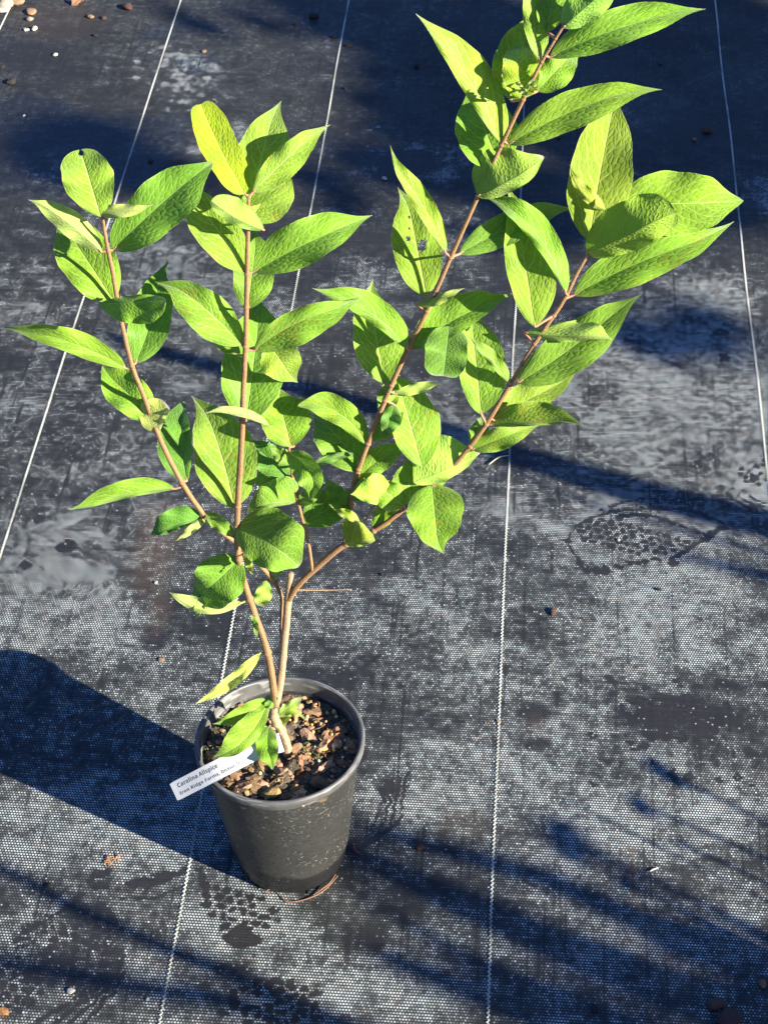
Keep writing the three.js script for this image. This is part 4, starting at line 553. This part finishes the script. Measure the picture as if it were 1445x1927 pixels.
{
  const M_ROOT = std(lin(0.2, 0.1, 0.055), 0.8), g3 = (l, y) => l.map(([a, b, h]) => onGround(a, b, (h ?? 0) + y));
  tag(mesh('root_strand', tube(g3([[509, 1684, 0.002], [503, 1676, 0.004], [515, 1673, 0.004], [528, 1682, 0.001], [537, 1696, 0], [560, 1696, 0], [590, 1687, 0.001], [612, 1674, 0.003], [636, 1648, 0.006]], 0.0012), [0.0004, 0.0005, 0.0006, 0.0006, 0.0006, 0.0005, 0.0006, 0.0006, 0.0004], 6, 5), M_ROOT), 'thin orange root looping along the front foot of the pot', 'root');
  tag(mesh('root_strand', tube(g3([[590, 1684, 0.003], [606, 1673, 0.006], [620, 1662, 0.007], [632, 1645, 0.012]], 0.001), [0.0005, 0.0008, 0.0008, 0.0004], 6, 5), M_ROOT), 'short root clinging beside the looping one at the pot foot', 'root');
  tag(mesh('root_strand', tube(g3([[664, 1588, 0.004], [668, 1600, 0.003], [678, 1606, 0], [684, 1614, 0]], 0.001), [0.0012, 0.0010, 0.0007, 0.0005], 6, 5), std(lin(0.2, 0.06, 0.05), 0.8)), 'dark red root end curling out right of the pot foot', 'root');
  tag(mesh('grass_stem', tube(g3([[920, 874], [930, 866], [940, 860], [958, 857]], 0.003), [0.0006, 0.0009, 0.0009, 0.0005], 6, 4), std(lin(0.5, 0.45, 0.33), 0.8)), 'pale dry grass stem lying across the white thread', 'grass stem');
  tag(mesh('grass_stem', tube(g3([[1222, 1640], [1229, 1636], [1238, 1633]], 0.002), [0.0005, 0.0008, 0.0004], 6, 4), std(lin(0.6, 0.6, 0.55), 0.8)), 'short white straw bit in the lower right shadows', 'straw');
  const lump = (k) => { const q = new THREE.IcosahedronGeometry(1, 2), p = q.attributes.position; for (let i = 0; i < p.count; i++) { const x = p.getX(i), y = p.getY(i), z = p.getZ(i), f = 0.6 + 0.75 * fbm(x * 1.7 + k * 7 + 20, y * 1.7 + z * 1.3 + 30, 3, k); p.setXYZ(i, x * f, y * f, z * f); } const g = mergeVertices(q); g.deleteAttribute('normal'); g.computeVertexNormals(); return g; };
  const lumps = [0, 1, 2, 3, 4].map(lump), C = { white: [0.5, 0.47, 0.42], tan: [0.28, 0.17, 0.1], brown: [0.085, 0.045, 0.03], red: [0.07, 0.03, 0.024], dark: [0.022, 0.018, 0.016], orange: [0.3, 0.14, 0.05], pale: [0.33, 0.27, 0.2] };
  const bits = [
    ['pebble', 12, 14, 22, 'pale', 'pale tan pebble at the top left corner', 'pebble'], ['pebble', 34, 8, 16, 'tan', 'tan stone chip at the top edge beside the corner pebble', 'pebble'], ['pebble', 6, 22, 12, 'white', 'small white pebble on the left edge under the corner pebble', 'pebble'],
    ['bark_bit', 60, 24, 12, 'tan', 'tan bark bit above the two white grit specks at the upper left', 'bark bit'], ['bark_bit', 57, 38, 8, 'pale', 'pale crumb just below the tan bark bit at upper left', 'crumb'], ['pebble', 66, 56, 8, 'white', 'white grit speck, right one of two side by side', 'grit'], ['pebble', 50, 57, 7, 'white', 'white grit speck, left one of two side by side', 'grit'],
    ['bark_bit', 171, 33, 8, 'tan', 'tan crumb below the red brown leaf at the top', 'crumb'], ['bark_bit', 196, 35, 7, 'brown', 'brown crumb right of the tan one at the top', 'crumb'], ['bark_bit', 240, 16, 14, 'red', 'dark red bark lump near the top beside the white thread', 'bark lump'],
    ['pebble', 105, 104, 6, 'white', 'lone white speck under the two grit specks', 'grit'], ['seed_pod', 22, 156, 11, 'dark', 'dark seed husk with pale spot at the left edge', 'seed husk'], ['pebble', 25, 152, 5, 'white', 'pale grain stuck on the dark seed husk', 'grit'], ['seed_pod', 5, 127, 8, 'dark', 'dark husk cut by the left edge', 'seed husk'],
    ['seed', 385, 98, 6, 'tan', 'round tan seed between the two upper white threads', 'seed'], ['soil_clod', 591, 34, 11, 'dark', 'large dark soil clod near the top centre', 'soil clod'], ['soil_clod', 556, 47, 6, 'dark', 'small dark crumb left of the large clod', 'crumb'], ['soil_clod', 629, 70, 8, 'dark', 'dark crumb left of the second white thread from the left', 'crumb'], ['soil_clod', 655, 87, 8, 'dark', 'dark bit lying against the upper white thread', 'crumb'], ['soil_clod', 649, 168, 6, 'dark', 'dark grain right of the upper white thread', 'crumb'],
    ['bark_bit', 283, 302, 9, 'brown', 'brown bark flake alone above the left shoot', 'bark flake'], ['bark_bit', 1330, 248, 12, 'brown', 'rust brown leaf fragment in the upper right shade', 'leaf fragment'], ['bark_bit', 1305, 264, 6, 'tan', 'tan speck below the rust leaf fragment', 'crumb'], ['bark_bit', 1242, 120, 6, 'brown', 'small brown crumb high in the right shade', 'crumb'], ['soil_clod', 784, 126, 8, 'dark', 'dark crumb in the shade left of the tallest shoot', 'crumb'], ['bark_bit', 1051, 260, 5, 'brown', 'tiny brown grain between the two right shoots', 'crumb'],
    ['seed_pod', 1040, 1153, 11, 'brown', 'dark brown seed pod on dusty cloth right of the stems', 'seed pod'], ['bark_bit', 304, 1243, 7, 'tan', 'pinkish tan chip above the pot shadow', 'wood chip'], ['pebble', 294, 1097, 5, 'white', 'white speck left of the lowest leaves', 'grit'], ['soil_clod', 791, 1594, 13, 'red', 'dark reddish bark nugget right of the pot', 'bark nugget'], ['bark_bit', 1346, 1893, 20, 'brown', 'big dark bark lump at the bottom right', 'bark lump'], ['bark_bit', 1372, 1918, 26, 'red', 'bark piece cut by the bottom edge at the right', 'bark lump'], ['bark_bit', 1434, 1853, 11, 'orange', 'tan orange chip at the right edge near the bottom', 'wood chip'], ['soil_clod', 1117, 1900, 9, 'dark', 'small dark lump on the lower cloth', 'crumb'],
    ['pebble', 134, 1866, 9, 'white', 'white grit grain on the lower left shoe print', 'grit'], ['pebble', 278, 1881, 5, 'white', 'white speck left of the thread at the bottom', 'grit'], ['bark_bit', 913, 1361, 4, 'tan', 'tiny tan crumb left of the central thread', 'crumb'], ['bark_bit', 938, 1358, 5, 'pale', 'pale crumb stuck to the central thread', 'crumb'], ['pebble', 723, 337, 6, 'white', 'white grain on the far shoe print', 'grit'], ['soil_clod', 718, 1082, 5, 'dark', 'dark grain below the right branch', 'crumb'], ['soil_clod', 1238, 1110, 6, 'dark', 'dark speck below the right shoe print', 'crumb'], ['bark_bit', 1034, 1252, 4, 'tan', 'tiny rust crumb below the seed pod', 'crumb'], ['pebble', 8, 1905, 13, 'orange', 'orange bark shred in the bottom left corner', 'bark shred'], ['pebble', 1163, 1017, 4, 'white', 'white grain inside the right shoe print', 'grit'], ['soil_clod', 93, 1668, 7, 'dark', 'dark flake on the dust at lower left', 'crumb'], ['pebble', 150, 350, 4, 'white', 'white grain near the top leaf of the left shoot', 'grit'], ['pebble', 46, 218, 4, 'white', 'white grain far left on smooth cloth', 'grit'], ['soil_clod', 180, 68, 6, 'dark', 'dark crumb between the left threads near the top', 'crumb'],
  ];
  bits.forEach(([name, px, py, r, col, label, cat], k) => {
    const p = onGround(px, py), s = 0.78 * r * p.distanceTo(EYE) / F_PX, flat = rr(0.35, 0.6), m = mesh(name, lumps[k % 5], std(lin(...C[col]), 0.85, { bumpMap: barkBump, bumpScale: 0.001 })); m.scale.set(s * 1.15, s * flat, s * rr(0.75, 1.05)); m.rotation.y = rr(0, 6.3); m.position.set(p.x, s * flat * 0.8, p.z); tag(m, label, cat);
  });
  const p1 = onGround(150, 8); deadLeaf('dead_leaf', 'curved red brown dead leaf at the top left', new THREE.Vector3(p1.x, 0.003, p1.z), 0.014, 2, 0.35, [0, 0.6, 0], 12);
  const sh = []; for (let k = 0; k < 14; k++) { const c = onGround(212 + rr(-14, 14), 1620 + rr(-8, 8)), a = rr(0, 6.3), L = rr(0.003, 0.007), d = new THREE.Vector3(Math.cos(a) * L, 0, Math.sin(a) * L); sh.push(tube([c.clone().sub(d).setY(0.0008), c.clone().setY(0.0022), c.clone().add(d).setY(0.0008)], [0.0002, 0.0004, 0.0002], 5, 3)); }
  tag(mesh('bark_shred', mergeGeometries(sh), std(lin(0.36, 0.19, 0.09), 0.9)), 'orange shredded bark fibres lying left of the pot below its shadow', 'bark shred');
}

// ---------- what stands right of the frame and shades the cloth ----------
const shadeAt = (px, py, dist) => onGround(px, py).addScaledVector(SUN, dist);
{
  const barkDark = std(lin(0.13, 0.1, 0.075), 0.9, { bumpMap: barkBump, bumpScale: 0.002 });
  const limb = (pts, r0, r1) => tube(pts, pts.map((_, i) => mix(r1, r0, i / (pts.length - 1))), 8, 5, 0.2);
  // bare saplings: each limb runs where its shadow line lies, then down to the common foot
  function sapling(name, label, limbs) {
    const last = limbs[0].pts[limbs[0].pts.length - 1], f = shadeAt(last[0], last[1], limbs[0].d); f.y = 0; const t = group(name, f); tag(t, label, 'sapling', undefined);
    const local = (p) => p.clone().sub(f);
    limbs.forEach(({ pts, d, r, tip, d2 }, i) => {
      const l = pts.map(([x, y], k) => local(shadeAt(x, y, mix(d2 ?? d, d, k / (pts.length - 1)))));
      if (i === 0) { const top = l[l.length - 1]; mesh('trunk', limb([top.clone(), top.clone().multiplyScalar(0.6), top.clone().multiplyScalar(0.3), new THREE.Vector3(0, -0.02, 0)], r * 1.9, r * 1.15), barkDark, t); }
      else l.push(new THREE.Vector3(0, limbs[0].d * SUN.y * 0.7, 0));
      mesh('limb', limb(l, r * 1.2, r * (tip ?? 0.35)), barkDark, t);
    });
  }
  sapling('sapling', 'bare sapling outside the frame at the right, its limb throwing the long dark bar', [
    { d: 1.9, r: 0.026, tip: 0.5, pts: [[230, 640], [420, 695], [600, 738], [780, 792], [1000, 866], [1200, 925], [1445, 988], [1800, 1090], [2200, 1230]] },
    { d: 2.6, r: 0.016, pts: [[1250, 1040], [1350, 1062], [1445, 1086], [1700, 1150]] }, { d: 1.8, r: 0.005, pts: [[960, 880], [1040, 922], [1120, 952], [1260, 990], [1500, 1060]] }, { d: 1.6, r: 0.006, pts: [[1370, 1005], [1410, 985], [1480, 965], [1700, 1020]] }]);
  sapling('sapling', 'bare sapling nearer the viewer outside the frame, shading the lower right cloth in soft streaks', [
    { d: 3.2, r: 0.032, tip: 0.6, pts: [[630, 1590], [760, 1650], [900, 1712], [1060, 1785], [1250, 1858], [1445, 1930], [1800, 2080]] },
    { d: 2.8, r: 0.018, tip: 0.7, pts: [[690, 1560], [800, 1590], [930, 1625], [1050, 1662], [1130, 1702], [1240, 1745], [1500, 1830]] }, { d: 3.3, r: 0.026, tip: 0.6, pts: [[720, 1800], [850, 1850], [960, 1890], [1150, 1960]] },
    { d: 3.0, r: 0.011, pts: [[1000, 1720], [1150, 1790], [1300, 1830], [1600, 1930]] }, { d: 3.1, r: 0.016, pts: [[640, 1640], [700, 1690], [800, 1760], [950, 1830], [1200, 1930]] }, { d: 3.0, r: 0.015, pts: [[880, 1850], [1000, 1900], [1200, 1990]] }, { d: 2.4, r: 0.018, pts: [[1220, 1775], [1330, 1800], [1445, 1835], [1650, 1900]] }]);
  sapling('sapling', 'bare sapling outside the frame whose thin limbs shade the lower left shoe prints', [
    { d: 2.0, r: 0.0095, tip: 0.8, pts: [[-60, 1610], [60, 1662], [130, 1704], [240, 1752], [330, 1792], [430, 1830], [560, 1890], [800, 1990], [1300, 2180]] },
    { d: 2.6, r: 0.012, tip: 0.8, pts: [[-40, 1800], [70, 1822], [180, 1842], [300, 1865], [420, 1880], [620, 1960]] }]);
  // potted neighbours to the right: their upright shoots end in leaves whose shadows lie at the lower right
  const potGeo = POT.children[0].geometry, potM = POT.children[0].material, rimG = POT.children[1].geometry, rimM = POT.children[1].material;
  const shoots = [[1118, 1604, 2.0, 0.009, 0.026, 0.3], [1212, 1516, 1.2, 0.004, 0.014, 0.2], [1260, 1456, 1.2, 0.004, 0.013, 0.2], [1075, 1512, 0.9, 0.0022, 0.004, 0.2], [1290, 1590, 1.0, 0.0035, 0.005, 0.3], [1180, 1660, 1.5, 0.006, 0.012, 0.4]];
  [[0, 3, 4], [1, 2], [5]].forEach((set, n) => {
    const b = shadeAt(shoots[set[0]][0], shoots[set[0]][1], shoots[set[0]][2]); b.y = 0; const t = group('potted_shrub', b); tag(t, ['tall potted shrub outside the frame at the right, casting a leaf shaped shadow tip', 'low potted shrub outside the frame at the right, casting two small bud shadows', 'tall potted shrub outside the frame near the lower right corner'][n], 'shrub');
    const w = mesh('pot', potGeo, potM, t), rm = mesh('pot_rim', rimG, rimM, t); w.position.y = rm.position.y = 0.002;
    for (const k of set) {
      const [x, y, d, r, L] = shoots[k], top = shadeAt(x, y, d).sub(b), foot = shadeAt(x, y, d).sub(b).multiplyScalar(0).add(new THREE.Vector3(rr(-.02, .02), 0.13, rr(-.02, .02)));
      mesh('shoot', limb([top, top.clone().lerp(foot, 0.35).add(new THREE.Vector3(rr(-.006, .006), 0, rr(-.006, .006))), top.clone().lerp(foot, 0.7), foot], r * 1.3, r * 0.7), M_STEM, t);
      for (let i = 0; i < 3; i++) { const g = new THREE.SphereGeometry(1, 12, 8); const m = mesh('leaf', g, std(lin(0.1, 0.18, 0.03), 0.7), t); m.scale.set(L * 0.55, L, L * 0.08); m.position.copy(top).add(new THREE.Vector3(rr(-.3, .3) * L, rr(-0.2, 0.6) * L, rr(-.3, .3) * L)); m.rotation.set(-1.25 + rr(-0.4, 0.4), rr(-1, 1), rr(-0.7, 0.7)); }
    }
  });
  // a leafy tree farther off: its crown keeps the top of the picture in dappled shade
  const foot = shadeAt(1100, 150, 5.4); foot.y = 0; const tree = group('leafy_tree', foot); tag(tree, 'leafy tree outside the frame at the right, its crown dappling the far cloth', 'tree');
  const crownAt = shadeAt(1100, 150, 5.4).sub(foot);
  mesh('trunk', limb([crownAt.clone().add(new THREE.Vector3(0.1, 0.5, 0)), crownAt.clone().add(new THREE.Vector3(0, 0.1, 0.04)), new THREE.Vector3(0.03, 1, 0), new THREE.Vector3(0, -0.05, 0)], 0.09, 0.03), barkDark, tree);
  for (const [x, y, d] of [[720, 90, 5.0], [1300, 60, 5.8], [1000, 330, 5.2], [400, 20, 5.4]]) mesh('limb', limb([shadeAt(x, y, d).sub(foot), shadeAt(x, y, d).sub(foot).lerp(crownAt, 0.5).add(new THREE.Vector3(0, -0.1, 0)), crownAt.clone().add(new THREE.Vector3(0, -0.3, 0))], 0.02, 0.006), barkDark, tree);
  const lg = new THREE.BufferGeometry(); { const p = [], id = [], n = 6; for (let i = 0; i <= n; i++) { const u = i / n, w = Math.sin(Math.PI * Math.pow(u, 0.8)) * 0.42; p.push(-w, u - 0.5, 0.1 * w, 0, u - 0.5, -0.06 * Math.sin(Math.PI * u), w, u - 0.5, 0.1 * w); } for (let i = 0; i < n; i++) for (let j = 0; j < 2; j++) { const a = i * 3 + j; id.push(a, a + 1, a + 3, a + 1, a + 4, a + 3); } lg.setAttribute('position', new THREE.Float32BufferAttribute(p, 3)); lg.setIndex(id); lg.computeVertexNormals(); }
  const spots = [];
  // [centre x, y, half width, half height on the cloth, leaves]
  for (const [x, y, w, h, n] of [[1250, 150, 330, 170, 620], [900, 120, 200, 120, 260], [1200, 370, 330, 60, 150], [770, 150, 80, 110, 60], [690, 30, 130, 60, 20], [820, 300, 120, 60, 45], [1380, 300, 200, 110, 150], [1000, 430, 120, 40, 30], [140, 290, 130, 70, 40], [420, 30, 160, 40, 5], [1250, 620, 180, 40, 14], [330, 330, 110, 60, 10], [640, 330, 60, 60, 8]])
    for (let k = 0; k < n; k++) { const a = rr(0, 6.283), r = Math.pow(rnd(), 0.6), px = x + w * r * Math.cos(a), py = y + h * r * Math.sin(a); if (py > 455 && px > 1040 && py < 560 && Math.sin(py * 0.09 + px * 0.004) > 0) continue; spots.push(shadeAt(px, py, rr(4.2, 6.4)).sub(foot)); }
  const crown = new THREE.InstancedMesh(lg, new THREE.MeshPhysicalMaterial({ color: lin(0.07, 0.13, 0.025), roughness: 1, side: THREE.DoubleSide, transmission: 0.15, thickness: 0 }), spots.length), o = new THREE.Object3D();
  spots.forEach((p, i) => { o.position.copy(p); o.rotation.set(rr(-1.1, 0.6), 1.02 + rr(-0.9, 0.9), rr(-2, 2)); o.scale.setScalar(rr(0.05, 0.085)); o.updateMatrix(); crown.setMatrixAt(i, o.matrix); });
  crown.name = 'crown'; crown.userData.kind = 'stuff'; crown.castShadow = crown.receiveShadow = true; tree.add(crown);
}
renderer.render(scene, camera);
